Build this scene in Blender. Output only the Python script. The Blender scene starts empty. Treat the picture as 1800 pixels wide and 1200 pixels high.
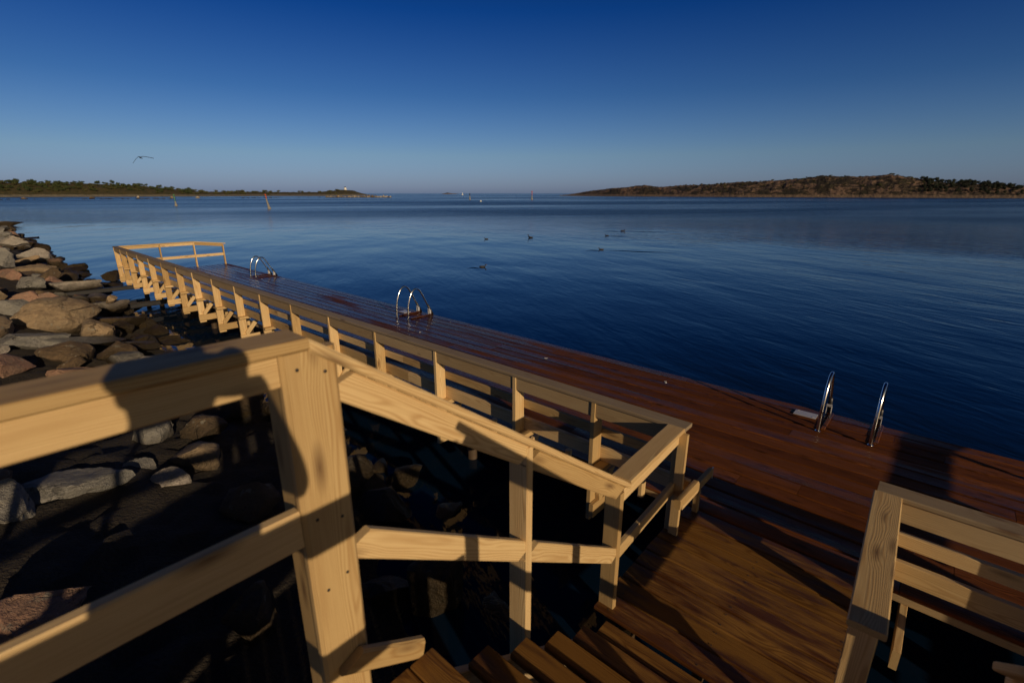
import bpy, math, random
import numpy as np
from mathutils import Vector, noise as mnoise
random.seed(7)
scene = bpy.context.scene
COL = scene.collection
R = math.radians

# ------------------------------------------------------------------ camera, sky, sun
# world axes: x = from the shore out over the water, y = along the jetty to its far end, z up (0 = jetty deck)
CAM_H = 2.83
SEA = -0.85
HEAD = 48.1325
PITCH = 16.9516
FPX = 853.0
cam_d = bpy.data.cameras.new('camera')
cam = bpy.data.objects.new('camera', cam_d)
COL.objects.link(cam)
cam.location = (0, 0, CAM_H)
cam.rotation_euler = (R(90 - PITCH), 0, R(-HEAD))
cam_d.sensor_width = 36.0
cam_d.lens = 36.0 * FPX / 1800.0
cam_d.clip_start = 0.02
cam_d.clip_end = 60000
cam_d.dof.use_dof = True
cam_d.dof.focus_distance = 9.0
cam_d.dof.aperture_fstop = 2.2
scene.camera = cam

SUN_EL = 16.5
SUN_XY = Vector((-0.2945, -0.9555)).normalized()
to_sun = Vector((SUN_XY.x * math.cos(R(SUN_EL)), SUN_XY.y * math.cos(R(SUN_EL)), math.sin(R(SUN_EL))))
sun_d = bpy.data.lights.new('sun', 'SUN')
sun_d.energy = 5.0
sun_d.angle = R(0.5)
sun_d.color = (1.0, 0.77, 0.50)
sun = bpy.data.objects.new('sun', sun_d)
COL.objects.link(sun)
sun.rotation_euler = to_sun.to_track_quat('Z', 'Y').to_euler()
sun.location = (0, 0, 40)

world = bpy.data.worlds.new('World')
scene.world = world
world.use_nodes = True
wt = world.node_tree
wt.nodes.clear()
w_out = wt.nodes.new('ShaderNodeOutputWorld')
w_bg = wt.nodes.new('ShaderNodeBackground')
w_sky = wt.nodes.new('ShaderNodeTexSky')
w_sky.sky_type = 'NISHITA'
w_sky.sun_disc = False
w_sky.sun_elevation = R(SUN_EL)
w_sky.sun_rotation = math.atan2(SUN_XY.x, SUN_XY.y)
w_sky.altitude = 0
w_sky.air_density = 1.0
w_sky.dust_density = 0.6
w_sky.ozone_density = 4.0
# sky tinted by height: greyer blue at the horizon, darkened overhead to deepen shade
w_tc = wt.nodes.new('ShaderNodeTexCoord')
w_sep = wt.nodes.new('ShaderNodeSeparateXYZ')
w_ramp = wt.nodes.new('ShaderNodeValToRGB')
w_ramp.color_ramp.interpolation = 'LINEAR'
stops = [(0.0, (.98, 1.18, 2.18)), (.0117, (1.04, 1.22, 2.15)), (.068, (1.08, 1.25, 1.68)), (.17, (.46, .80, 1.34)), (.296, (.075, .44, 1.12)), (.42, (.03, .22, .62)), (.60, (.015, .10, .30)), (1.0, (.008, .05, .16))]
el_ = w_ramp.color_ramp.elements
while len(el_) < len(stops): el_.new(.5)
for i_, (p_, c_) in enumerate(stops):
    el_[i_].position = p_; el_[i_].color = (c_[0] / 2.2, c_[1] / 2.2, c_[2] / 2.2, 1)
# towards the sun, behind the camera, an added warm tint fills the shaded faces
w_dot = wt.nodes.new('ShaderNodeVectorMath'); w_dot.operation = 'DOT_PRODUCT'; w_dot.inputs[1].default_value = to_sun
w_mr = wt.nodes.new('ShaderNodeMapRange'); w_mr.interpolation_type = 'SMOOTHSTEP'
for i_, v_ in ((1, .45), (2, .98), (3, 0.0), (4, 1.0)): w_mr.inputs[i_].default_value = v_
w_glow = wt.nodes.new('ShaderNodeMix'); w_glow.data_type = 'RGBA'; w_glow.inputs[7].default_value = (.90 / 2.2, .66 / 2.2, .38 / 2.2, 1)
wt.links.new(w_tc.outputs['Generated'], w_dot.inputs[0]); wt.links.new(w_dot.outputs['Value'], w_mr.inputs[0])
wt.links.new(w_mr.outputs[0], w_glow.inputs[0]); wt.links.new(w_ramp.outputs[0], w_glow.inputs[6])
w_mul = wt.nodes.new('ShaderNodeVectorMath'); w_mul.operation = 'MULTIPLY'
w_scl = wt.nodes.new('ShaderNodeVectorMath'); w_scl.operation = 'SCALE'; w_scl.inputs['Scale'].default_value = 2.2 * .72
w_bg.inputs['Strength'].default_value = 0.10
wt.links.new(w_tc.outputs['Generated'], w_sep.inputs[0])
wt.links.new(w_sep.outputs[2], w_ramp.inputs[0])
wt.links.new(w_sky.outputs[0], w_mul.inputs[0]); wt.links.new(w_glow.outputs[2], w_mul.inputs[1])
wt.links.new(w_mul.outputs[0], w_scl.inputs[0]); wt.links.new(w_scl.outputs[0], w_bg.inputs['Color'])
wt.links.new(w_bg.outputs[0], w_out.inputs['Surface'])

vs = scene.view_settings
vs.view_transform = 'Standard'
vs.look = 'None'
vs.gamma = 1.0
vs.use_curve_mapping = False
vs.exposure = -0.85

# ------------------------------------------------------------------ finding places
_ch, _sh = math.cos(R(HEAD)), math.sin(R(HEAD))
def to_ab(X, Y):
    return X * _ch + Y * _sh, -X * _sh + Y * _ch
def ray(u, v):
    x = (u - 900) / FPX; y = (v - 600) / FPX
    cp, sp = math.cos(R(PITCH)), math.sin(R(PITCH))
    a, b = to_ab(x, cp - y * sp)
    return Vector((a, b, -sp - y * cp))
def ground(u, v, z):
    r = ray(u, v); t = (z - CAM_H) / r.z
    return Vector((r.x * t, r.y * t, z)), t
def far_pt(u, v, D):
    r = ray(u, v); h = math.hypot(r.x, r.y); t = D / h
    return Vector((r.x * t, r.y * t, CAM_H + r.z * t)), t

# ------------------------------------------------------------------ objects and meshes
def tag(o, label=None, cat=None, group=None, kind=None):
    if label: o['label'] = label
    if cat: o['category'] = cat
    if group: o['group'] = group
    if kind: o['kind'] = kind
    return o
def thing(name, loc, label, cat, group=None):
    o = bpy.data.objects.new(name, None)
    o.empty_display_size = 0.2
    COL.objects.link(o); o.location = loc
    return tag(o, label, cat, group)

class MB:
    """Collects boards, tubes and shells; build() links them as ONE mesh object."""
    def __init__(s):
        s.v = []; s.f = []; s.g = []; s.b = []; s.m = []; s.sm = []
    def _add(s, verts, faces, g=None, bid=0.0, mi=0, smooth=False):
        o = len(s.v)
        s.v += [tuple(x) for x in verts]
        s.g += [tuple(x) for x in (g if g else verts)]
        s.b += [bid] * len(verts)
        for f in faces:
            s.f.append(tuple(i + o for i in f)); s.m.append(mi); s.sm.append(smooth)
    def board(s, p0, p1, w, t, side, ch=0.004, mi=0, e0=None, e1=None):
        """Plank from p0 to p1, w wide along side, t thick; edges eased by ch. e0/e1 skew the end cuts."""
        p0 = Vector(p0); p1 = Vector(p1)
        ax = p1 - p0; L = ax.length; ax = ax / L
        sd = Vector(side); sd = (sd - ax * sd.dot(ax)).normalized()
        td = ax.cross(sd)
        hw, ht = w / 2, t / 2
        c = min(ch, hw * .5, ht * .5)
        prof = [(-hw + c, -ht), (hw - c, -ht), (hw, -ht + c), (hw, ht - c), (hw - c, ht), (-hw + c, ht), (-hw, ht - c), (-hw, -ht + c)]
        so, to = random.uniform(-.07, .07), random.choice((-1, 1)) * random.uniform(.015, .12)
        lo = random.uniform(0, 60); bid = random.random()
        ns = max(1, int(L / 3))
        vs_, gs = [], []
        for k in range(ns + 1):
            l = L * k / ns
            for (a, b) in prof:
                p = p0 + ax * l + sd * a + td * b
                if e0 is not None and k == 0: p = p + ax * e0(a, b)
                if e1 is not None and k == ns: p = p + ax * e1(a, b)
                vs_.append(p); gs.append((l + lo, a + so, b + to))
        fs = []
        for k in range(ns):
            for i in range(8):
                j = (i + 1) % 8
                fs.append((k * 8 + i, k * 8 + j, k * 8 + 8 + j, k * 8 + 8 + i))
        fs.append(tuple(range(7, -1, -1))); fs.append(tuple(ns * 8 + i for i in range(8)))
        s._add(vs_, fs, gs, bid, mi)
        return s
    def box(s, a0, a1, b0, b1, z0, z1, ch=0.003, mi=0):
        """Box whose grain runs along its longest side."""
        d = (a1 - a0, b1 - b0, z1 - z0); k = d.index(max(d))
        c = Vector(((a0 + a1) / 2, (b0 + b1) / 2, (z0 + z1) / 2))
        e = [Vector((1, 0, 0)), Vector((0, 1, 0)), Vector((0, 0, 1))]
        ax = e[k]; sd = e[(k + 1) % 3]
        return s.board(c - ax * d[k] / 2, c + ax * d[k] / 2, d[(k + 1) % 3], d[(k + 2) % 3], sd, ch, mi)
    def tube(s, pts, r, n=12, mi=0, caps=True):
        pts = [Vector(p) for p in pts]
        rr = r if isinstance(r, (list, tuple)) else [r] * len(pts)
        vs_, fs = [], []
        ref = Vector((0, 0, 1))
        prev = None
        for i, p in enumerate(pts):
            t = (pts[min(i + 1, len(pts) - 1)] - pts[max(i - 1, 0)]).normalized()
            if prev is None:
                q = t.cross(ref)
                if q.length < 1e-3: q = t.cross(Vector((1, 0, 0)))
                q.normalize()
            else:
                q = (prev - t * prev.dot(t)).normalized()
            prev = q; w = t.cross(q)
            for k in range(n):
                an = 2 * math.pi * k / n
                vs_.append(p + (q * math.cos(an) + w * math.sin(an)) * rr[i])
        for i in range(len(pts) - 1):
            for k in range(n):
                j = (k + 1) % n
                fs.append((i * n + k, i * n + j, (i + 1) * n + j, (i + 1) * n + k))
        if caps:
            fs.append(tuple(range(n - 1, -1, -1))); fs.append(tuple((len(pts) - 1) * n + k for k in range(n)))
        s._add(vs_, fs, None, random.random(), mi, True)
        return s
    def lathe(s, c, prof, n=16, mi=0, smooth=True, lean=(0, 0)):
        vs_, fs = [], []
        for (r, z) in prof:
            for k in range(n):
                an = 2 * math.pi * k / n
                vs_.append((c[0] + r * math.cos(an) + lean[0] * z, c[1] + r * math.sin(an) + lean[1] * z, c[2] + z))
        for i in range(len(prof) - 1):
            for k in range(n):
                j = (k + 1) % n
                fs.append((i * n + k, i * n + j, (i + 1) * n + j, (i + 1) * n + k))
        fs.append(tuple(range(n - 1, -1, -1))); fs.append(tuple((len(prof) - 1) * n + k for k in range(n)))
        s._add(vs_, fs, None, random.random(), mi, smooth)
        return s
    def build(s, name, mats, parent=None, loc=None):
        me = bpy.data.meshes.new(name)
        off = Vector((0, 0, 0))
        if parent is not None: off = Vector(parent.location)
        if loc is not None: off = Vector(loc)
        me.from_pydata([(x - off.x, y - off.y, z - off.z) for (x, y, z) in s.v], [], s.f)
        if not isinstance(mats, (list, tuple)): mats = [mats]
        for m in mats: me.materials.append(m)
        me.polygons.foreach_set('material_index', s.m)
        me.polygons.foreach_set('use_smooth', s.sm)
        at = me.attributes.new('grain', 'FLOAT_VECTOR', 'POINT')
        at.data.foreach_set('vector', [c for g in s.g for c in g])
        ab = me.attributes.new('board_id', 'FLOAT', 'POINT')
        ab.data.foreach_set('value', s.b)
        me.update()
        o = bpy.data.objects.new(name, me)
        COL.objects.link(o)
        if parent is not None:
            o.parent = parent
        elif loc is not None:
            o.location = loc
        return o

# ------------------------------------------------------------------ materials
def nt(name):
    m = bpy.data.materials.new(name); m.use_nodes = True
    t = m.node_tree; b = t.nodes['Principled BSDF']
    return m, t, b
def N(t, kind, **kw):
    n = t.nodes.new(kind)
    for k, v in kw.items(): setattr(n, k, v)
    return n
def math_n(t, op, a, b=None, c=None, clamp=False):
    n = N(t, 'ShaderNodeMath', operation=op, use_clamp=clamp)
    for i, x in enumerate((a, b, c)):
        if x is None: continue
        if isinstance(x, (int, float)): n.inputs[i].default_value = x
        else: t.links.new(x, n.inputs[i])
    return n.outputs[0]
def vmul(t, v, s):
    n = N(t, 'ShaderNodeVectorMath', operation='MULTIPLY')
    t.links.new(v, n.inputs[0]); n.inputs[1].default_value = s
    return n.outputs[0]
def vadd(t, v, w):
    n = N(t, 'ShaderNodeVectorMath', operation='ADD')
    t.links.new(v, n.inputs[0]); t.links.new(w, n.inputs[1])
    return n.outputs[0]
def mixv(t, f):
    c = N(t, 'ShaderNodeCombineXYZ'); t.links.new(f, c.inputs[0]); t.links.new(f, c.inputs[1]); return c.outputs[0]
def noise(t, v, scale=1.0, detail=4.0, rough=.55, dist=0.0):
    n = N(t, 'ShaderNodeTexNoise')
    if v is not None: t.links.new(v, n.inputs['Vector'])
    n.inputs['Scale'].default_value = scale; n.inputs['Detail'].default_value = detail
    n.inputs['Roughness'].default_value = rough; n.inputs['Distortion'].default_value = dist
    return n.outputs['Fac']
def ramp(t, f, stops):
    n = N(t, 'ShaderNodeValToRGB')
    e = n.color_ramp.elements
    while len(e) < len(stops): e.new(0.5)
    for i, (p, c) in enumerate(stops):
        e[i].position = p
        e[i].color = (c[0], c[1], c[2], 1) if isinstance(c, (list, tuple)) else (c, c, c, 1)
    t.links.new(f, n.inputs[0])
    return n.outputs[0]
def mix(t, f, a, b, mode='MIX'):
    n = N(t, 'ShaderNodeMix', data_type='RGBA', blend_type=mode)
    if isinstance(f, (int, float)): n.inputs[0].default_value = f
    else: t.links.new(f, n.inputs[0])
    for i, x in ((6, a), (7, b)):
        if isinstance(x, (list, tuple)): n.inputs[i].default_value = (x[0], x[1], x[2], 1)
        else: t.links.new(x, n.inputs[i])
    return n.outputs[2]
def bump(t, b, h, strength=.3, dist=.01):
    n = N(t, 'ShaderNodeBump'); n.inputs['Strength'].default_value = strength; n.inputs['Distance'].default_value = dist
    t.links.new(h, n.inputs['Height']); t.links.new(n.outputs[0], b.inputs['Normal'])
    return n

def wood_mat(name, light, dark, knot=(.10, .045, .02), rough=(.5, .75), ring=.55, knots=1.0, wet=None, bumpk=.35, tint=.22):
    m, t, b = nt(name)
    ga = N(t, 'ShaderNodeAttribute', attribute_name='grain')
    ia = N(t, 'ShaderNodeAttribute', attribute_name='board_id')
    g = ga.outputs['Vector']; bid = ia.outputs['Fac']
    idv = N(t, 'ShaderNodeCombineXYZ')
    t.links.new(math_n(t, 'MULTIPLY', bid, 91.0), idv.inputs[1]); t.links.new(math_n(t, 'MULTIPLY', bid, 57.0), idv.inputs[0])
    sep = N(t, 'ShaderNodeSeparateXYZ'); t.links.new(g, sep.inputs[0])
    # knots: sparse cells stretched along the plank
    kv = vadd(t, vmul(t, g, (2.3, 9.0, 9.0)), idv.outputs[0])
    vo = N(t, 'ShaderNodeTexVoronoi'); t.links.new(kv, vo.inputs['Vector']); vo.inputs['Scale'].default_value = 1.0
    kd = vo.outputs['Distance']
    kmask = math_n(t, 'SUBTRACT', 1.0, math_n(t, 'SMOOTH_MIN', math_n(t, 'MULTIPLY', kd, 7.5 / max(knots, .01)), 1.0, .15), clamp=True)
    khalo = math_n(t, 'SUBTRACT', 1.0, math_n(t, 'MULTIPLY', kd, 2.6), clamp=True)
    # growth rings round an off-centre pith, waving along the plank
    wv = noise(t, vadd(t, vmul(t, g, (1.1, 7, 7)), idv.outputs[0]), 1.0, 2.0, .5)
    rr = math_n(t, 'SQRT', math_n(t, 'ADD', math_n(t, 'MULTIPLY', sep.outputs[1], sep.outputs[1]), math_n(t, 'MULTIPLY', sep.outputs[2], sep.outputs[2])))
    rr = math_n(t, 'ADD', rr, math_n(t, 'MULTIPLY', wv, .045))
    rr = math_n(t, 'ADD', rr, math_n(t, 'MULTIPLY', khalo, .014))
    rg = math_n(t, 'SINE', math_n(t, 'MULTIPLY', rr, 1050.0))
    rg = math_n(t, 'MULTIPLY_ADD', rg, .5, .5)
    rg = math_n(t, 'POWER', rg, 1.8)
    fine = noise(t, vadd(t, vmul(t, g, (3.0, 170, 170)), idv.outputs[0]), 1.0, 3.0, .6)
    blot = noise(t, vadd(t, vmul(t, g, (1.6, 9, 9)), idv.outputs[0]), 1.0, 4.0, .6)
    f = math_n(t, 'ADD', math_n(t, 'MULTIPLY', rg, ring), math_n(t, 'MULTIPLY_ADD', fine, .8, -.36))
    f = math_n(t, 'ADD', f, math_n(t, 'MULTIPLY_ADD', blot, .9, -.42), clamp=True)
    col = mix(t, f, light, dark)
    tn = math_n(t, 'MULTIPLY_ADD', bid, tint, 1.0 - tint * .55)
    tc = N(t, 'ShaderNodeCombineColor')
    t.links.new(tn, tc.inputs[0]); t.links.new(math_n(t, 'POWER', tn, 1.15), tc.inputs[1]); t.links.new(math_n(t, 'POWER', tn, 1.5), tc.inputs[2])
    col = mix(t, 1.0, col, tc.outputs[0], 'MULTIPLY')
    col = mix(t, math_n(t, 'MULTIPLY', kmask, .85), col, knot)
    rgh = math_n(t, 'MULTIPLY_ADD', blot, rough[1] - rough[0], rough[0])
    if wet is not None:
        # rain-soaked patches: darker timber and a thin film of water
        ge = N(t, 'ShaderNodeNewGeometry')
        wn = noise(t, vmul(t, ge.outputs['Position'], wet['scale']), 1.0, 5.0, .62)
        wn2 = math_n(t, 'ADD', wn, math_n(t, 'MULTIPLY_ADD', bid, .22, -.11))
        if 'y' in wet:
            sy = N(t, 'ShaderNodeSeparateXYZ'); t.links.new(ge.outputs['Position'], sy.inputs[0])
            mr = N(t, 'ShaderNodeMapRange'); t.links.new(sy.outputs[1], mr.inputs[0])
            for i in range(4): mr.inputs[i + 1].default_value = wet['y'][i]
            wn2 = math_n(t, 'ADD', wn2, mr.outputs[0])
        spec = True
        wm = ramp(t, wn2, [(wet['lo'], 0.0), (wet['hi'], 1.0)])
        col = mix(t, wm, col, mix(t, 1.0, col, wet['mul'], 'MULTIPLY'))
        rgh = math_n(t, 'ADD', math_n(t, 'MULTIPLY', rgh, math_n(t, 'SUBTRACT', 1.0, wm)), math_n(t, 'MULTIPLY', wm, math_n(t, 'MULTIPLY_ADD', fine, .25, wet['rough'])))
    if wet is not None: t.links.new(math_n(t, 'MULTIPLY_ADD', wm, .47, .045), b.inputs['Specular IOR Level'])
    t.links.new(col, b.inputs['Base Color'])
    t.links.new(rgh, b.inputs['Roughness'])
    b.inputs['IOR'].default_value = 1.4
    hh = math_n(t, 'ADD', math_n(t, 'MULTIPLY', fine, .7), math_n(t, 'MULTIPLY', rg, .3))
    bump(t, b, hh, bumpk, .004)
    return m

M = {}
M['pine'] = wood_mat('treated_pine', (.66, .475, .235), (.40, .225, .085), knots=1.8, tint=.5, ring=.5)
M['pine_cap'] = wood_mat('greyed_handrail_pine', (.33, .255, .165), (.205, .14, .085), ring=.45, knots=1.8)
M['pine_old'] = wood_mat('weathered_pine', (.46, .34, .19), (.30, .19, .095), ring=.4)
M['deck'] = wood_mat('stained_wet_decking', (.205, .068, .022), (.012, .0035, .0015), rough=(.42, .65), ring=.5, knot=(.015, .007, .005), bumpk=.7, tint=.55, knots=1.8,
                     wet=dict(scale=(2.6, .30, .9), lo=.38, hi=.56, mul=(.36, .34, .36), rough=.05, y=(1.5, 8.5, -.12, .12)))
M['landing'] = wood_mat('brown_landing_boards', (.29, .15, .042), (.095, .036, .010), rough=(.55, .8), ring=.5, knot=(.03, .015, .01), bumpk=.6, tint=.5,
                        wet=dict(scale=(10.0, 1.3, 3.2), lo=.44, hi=.64, mul=(.30, .20, .14), rough=.32))
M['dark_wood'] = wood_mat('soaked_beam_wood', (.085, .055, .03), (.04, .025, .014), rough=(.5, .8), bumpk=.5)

def plain(name, col, rough=.5, metal=0.0, var=.15, scale=6.0):
    m, t, b = nt(name)
    tc = N(t, 'ShaderNodeTexCoord')
    n = noise(t, tc.outputs['Object'], scale, 4, .6)
    c = mix(t, math_n(t, 'MULTIPLY', n, 1.0), tuple(x * (1 - var) for x in col), tuple(min(1, x * (1 + var)) for x in col))
    t.links.new(c, b.inputs['Base Color'])
    t.links.new(math_n(t, 'MULTIPLY_ADD', n, .2, rough - .1), b.inputs['Roughness'])
    b.inputs['Metallic'].default_value = metal
    return m
M['steel'] = plain('polished_steel', (.78, .78, .78), .18, 1.0, .05)
M['dark_steel'] = plain('dark_steel', (.05, .05, .055), .45, .6)
M['zinc'] = plain('zinc_plate', (.70, .70, .72), .35, .4)
M['white'] = plain('white_paint', (.80, .80, .78), .5)
M['grey_stone'] = plain('pale_stonework', (.30, .28, .24), .8, 0, .3, 3)
M['green_paint'] = plain('green_paint', (.08, .26, .10), .5)
M['red_paint'] = plain('red_paint', (.55, .10, .03), .5)
M['black'] = plain('black_paint', (.02, .02, .02), .5)
M['house_red'] = plain('falu_red_boards', (.22, .05, .035), .8)
M['roof_dark'] = plain('dark_roof_tiles', (.06, .055, .05), .7)
M['roof_red'] = plain('red_roof_tiles', (.20, .09, .06), .7)
M['window'] = plain('window_glass', (.02, .025, .03), .1)
M['bird_dark'] = plain('dark_plumage', (.018, .016, .016), .7)
M['bird_grey'] = plain('grey_plumage', (.10, .10, .11), .7)
M['beak'] = plain('beak', (.25, .14, .03), .5)

def rock_mat(name, c1, c2, c3):
    m, t, b = nt(name)
    tc = N(t, 'ShaderNodeTexCoord'); ge = N(t, 'ShaderNodeNewGeometry')
    oi = N(t, 'ShaderNodeObjectInfo')
    p = vadd(t, tc.outputs['Object'], vmul(t, oi.outputs['Location'], (3.1, 1.7, 2.3)))
    n1 = noise(t, p, 1.6, 6, .62, .4)
    n2 = noise(t, p, 14, 5, .65)
    n3 = noise(t, p, 90, 3, .6)
    st = noise(t, vmul(t, p, (1.2, 1.2, 7.0)), 1.5, 4, .6, .6)
    col = mix(t, ramp(t, n1, [(.36, 0), (.62, 1)]), c1, c2)
    col = mix(t, ramp(t, st, [(.52, 0), (.70, .75)]), col, c3)
    sp = math_n(t, 'MULTIPLY_ADD', n2, .9, .55)
    sp2 = math_n(t, 'MULTIPLY_ADD', n3, .9, .55)
    k = N(t, 'ShaderNodeCombineColor'); sp = math_n(t, 'MULTIPLY', sp, sp2)
    for i in range(3): t.links.new(sp, k.inputs[i])
    col = mix(t, 1.0, col, k.outputs[0], 'MULTIPLY')
    cr = N(t, 'ShaderNodeTexVoronoi', feature='DISTANCE_TO_EDGE'); cr.inputs['Scale'].default_value = 1.1
    t.links.new(vadd(t, vmul(t, p, (1, 1, 1.6)), vmul(t, mixv(t, n2), (.6, .6, 0))), cr.inputs['Vector'])
    ck0 = ramp(t, cr.outputs['Distance'], [(.0, .15), (.018, 1.0)])
    ck = mix(t, ramp(t, noise(t, p, .9, 3, .6), [(.50, 0), (.60, 1)]), (1, 1, 1), ck0)
    col = mix(t, 1.0, col, ck, 'MULTIPLY')
    li = ramp(t, noise(t, p, 7.5, 4, .7), [(.60, 0), (.66, .7)])
    col = mix(t, li, col, (.34, .32, .26))
    # weed and damp up to the high-water line
    sz = N(t, 'ShaderNodeSeparateXYZ'); t.links.new(ge.outputs['Position'], sz.inputs[0])
    hz = math_n(t, 'ADD', sz.outputs[2], math_n(t, 'MULTIPLY', n1, -.35))
    weed = math_n(t, 'SUBTRACT', 1.0, math_n(t, 'DIVIDE', math_n(t, 'SUBTRACT', hz, -.66), .28), clamp=True)
    col = mix(t, weed, col, mix(t, n2, (.012, .009, .004), (.055, .034, .010)))
    t.links.new(col, b.inputs['Base Color'])
    t.links.new(math_n(t, 'SUBTRACT', .82, math_n(t, 'MULTIPLY', weed, .35)), b.inputs['Roughness'])
    h = math_n(t, 'ADD', math_n(t, 'MULTIPLY', n2, 1.0), math_n(t, 'MULTIPLY', n3, .35))
    h = math_n(t, 'ADD', h, math_n(t, 'MULTIPLY', ck, .8))
    bump(t, b, h, 1.0, .07)
    return m
M['rock_tan'] = rock_mat('tan_granite', (.42, .30, .18), (.33, .25, .16), (.20, .14, .09))
M['rock_grey'] = rock_mat('grey_granite', (.31, .295, .27), (.22, .215, .20), (.36, .33, .28))
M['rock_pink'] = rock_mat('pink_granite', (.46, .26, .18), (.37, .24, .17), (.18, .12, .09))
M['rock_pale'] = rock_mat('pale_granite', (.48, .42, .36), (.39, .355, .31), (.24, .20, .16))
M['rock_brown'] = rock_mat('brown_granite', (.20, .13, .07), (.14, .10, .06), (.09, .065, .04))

def ground_mat():
    m, t, b = nt('shore_gravel')
    ge = N(t, 'ShaderNodeNewGeometry')
    n = noise(t, ge.outputs['Position'], 3, 6, .65); n2 = noise(t, ge.outputs['Position'], 30, 4, .6)
    c = mix(t, n, (.025, .02, .014), (.075, .058, .04))
    t.links.new(c, b.inputs['Base Color']); b.inputs['Roughness'].default_value = .9
    bump(t, b, math_n(t, 'ADD', n, n2), 1.0, .08)
    return m
M['ground'] = ground_mat()

WD = Vector((.93, .37))   # the open, windy side of the sound
def water_mat():
    m, t, b = nt('sea_water')
    ge = N(t, 'ShaderNodeNewGeometry'); p = ge.outputs['Position']
    b.inputs['Base Color'].default_value = (.0025, .012, .030, 1)
    b.inputs['Roughness'].default_value = .06
    b.inputs['IOR'].default_value = 1.333
    mp = N(t, 'ShaderNodeMapping'); mp.inputs['Rotation'].default_value = (0, 0, R(-62)); t.links.new(p, mp.inputs['Vector'])
    q = mp.outputs[0]
    # calm streaks near land, ruffled by the breeze further out
    patch = noise(t, vmul(t, q, (.016, .0045, .01)), 1.0, 4, .55, .4)
    pm = ramp(t, patch, [(.36, .25), (.62, 1.15)])
    ln = N(t, 'ShaderNodeVectorMath', operation='DOT_PRODUCT'); t.links.new(vadd(t, p, vmul(t, mixv(t, noise(t, vmul(t, p, (.03, .03, .03)), 1.0, 4, .6)), (40, 40, 0))), ln.inputs[0]); ln.inputs[1].default_value = (WD.x, WD.y, 0)
    out = N(t, 'ShaderNodeMapRange'); out.inputs[1].default_value = 62; out.inputs[2].default_value = 105; out.inputs[3].default_value = .34; out.inputs[4].default_value = 4.5
    t.links.new(ln.outputs['Value'], out.inputs[0])
    w1 = noise(t, vmul(t, q, (1.0, 2.8, 1.0)), .60, 2.5, .5, .6)
    w2 = noise(t, vmul(t, q, (1.0, 2.2, 1.0)), 2.8, 3, .55, .3)
    w3 = noise(t, vmul(t, q, (1.0, 1.6, 1.0)), .13, 2, .5)
    h = math_n(t, 'ADD', math_n(t, 'MULTIPLY', w1, .085), math_n(t, 'MULTIPLY', w2, .022))
    h = math_n(t, 'MULTIPLY', h, math_n(t, 'MULTIPLY', pm, out.outputs[0]))
    h = math_n(t, 'ADD', h, math_n(t, 'MULTIPLY', w3, .10))
    rg = N(t, 'ShaderNodeMapRange'); rg.inputs[1].default_value = 66; rg.inputs[2].default_value = 120; rg.inputs[3].default_value = .05; rg.inputs[4].default_value = .25
    t.links.new(ln.outputs['Value'], rg.inputs[0])
    t.links.new(math_n(t, 'MULTIPLY', rg.outputs[0], math_n(t, 'MULTIPLY_ADD', pm, .75, .25)), b.inputs['Roughness'])
    bump(t, b, h, 1.0, 1.0)
    return m
M['water'] = water_mat()

def land_mat(name, heath, rock, grass, shore, rock_amt=.5):
    m, t, b = nt(name)
    ge = N(t, 'ShaderNodeNewGeometry'); p = ge.outputs['Position']
    sz = N(t, 'ShaderNodeSeparateXYZ'); t.links.new(p, sz.inputs[0])
    n1 = noise(t, vmul(t, p, (1, 1, 2.2)), .045, 6, .65, .5)
    n2 = noise(t, vmul(t, p, (1, 1, 2.0)), .22, 5, .65)
    n3 = noise(t, p, .9, 4, .6)
    c = mix(t, ramp(t, n2, [(.40, 0), (.60, 1)]), heath, grass)
    rm = ramp(t, math_n(t, 'ADD', math_n(t, 'MULTIPLY', n1, .6), math_n(t, 'MULTIPLY', n2, .4)), [(.62 - .25 * rock_amt, 0), (.66 - .20 * rock_amt, 1)])
    c = mix(t, rm, c, mix(t, n3, tuple(x * .5 for x in rock), rock))
    sh = math_n(t, 'SUBTRACT', 1.0, math_n(t, 'DIVIDE', math_n(t, 'SUBTRACT', sz.outputs[2], math_n(t, 'MULTIPLY', n2, 2.2)), .9), clamp=True)
    c = mix(t, sh, c, mix(t, n3, tuple(x * .35 for x in shore), shore))
    t.links.new(c, b.inputs['Base Color']); b.inputs['Roughness'].default_value = .9
    bump(t, b, math_n(t, 'ADD', n2, math_n(t, 'MULTIPLY', n3, .3)), 1.0, 2.5)
    return m
M['isle'] = land_mat('heath_and_bare_rock', (.026, .016, .010), (.29, .185, .125), (.034, .032, .012), (.32, .23, .16), .55)
M['head'] = land_mat('coastal_scrub', (.060, .058, .018), (.26, .20, .13), (.115, .085, .028), (.34, .30, .22), .12)
M['cairnhill'] = land_mat('bare_knoll', (.09, .075, .03), (.26, .20, .14), (.10, .085, .03), (.34, .28, .22), .7)
def leaf_mat(name, c1, c2):
    m, t, b = nt(name)
    ia = N(t, 'ShaderNodeAttribute', attribute_name='board_id')
    oi = N(t, 'ShaderNodeObjectInfo')
    f = math_n(t, 'ADD', math_n(t, 'MULTIPLY', ia.outputs['Fac'], .7), math_n(t, 'MULTIPLY', oi.outputs['Random'], .3))
    t.links.new(mix(t, f, c1, c2), b.inputs['Base Color']); b.inputs['Roughness'].default_value = .7
    return m
M['leaf'] = leaf_mat('broad_leaves', (.022, .040, .012), (.075, .095, .026))
M['leaf_dark'] = leaf_mat('pine_needles', (.010, .018, .010), (.030, .042, .018))
M['leaf_olive'] = leaf_mat('scrub_leaves', (.05, .055, .016), (.105, .10, .032))
M['bark'] = plain('bark', (.06, .045, .035), .9)
M['skin'] = plain('skin', (.50, .30, .22), .55, 0, .05)
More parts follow.
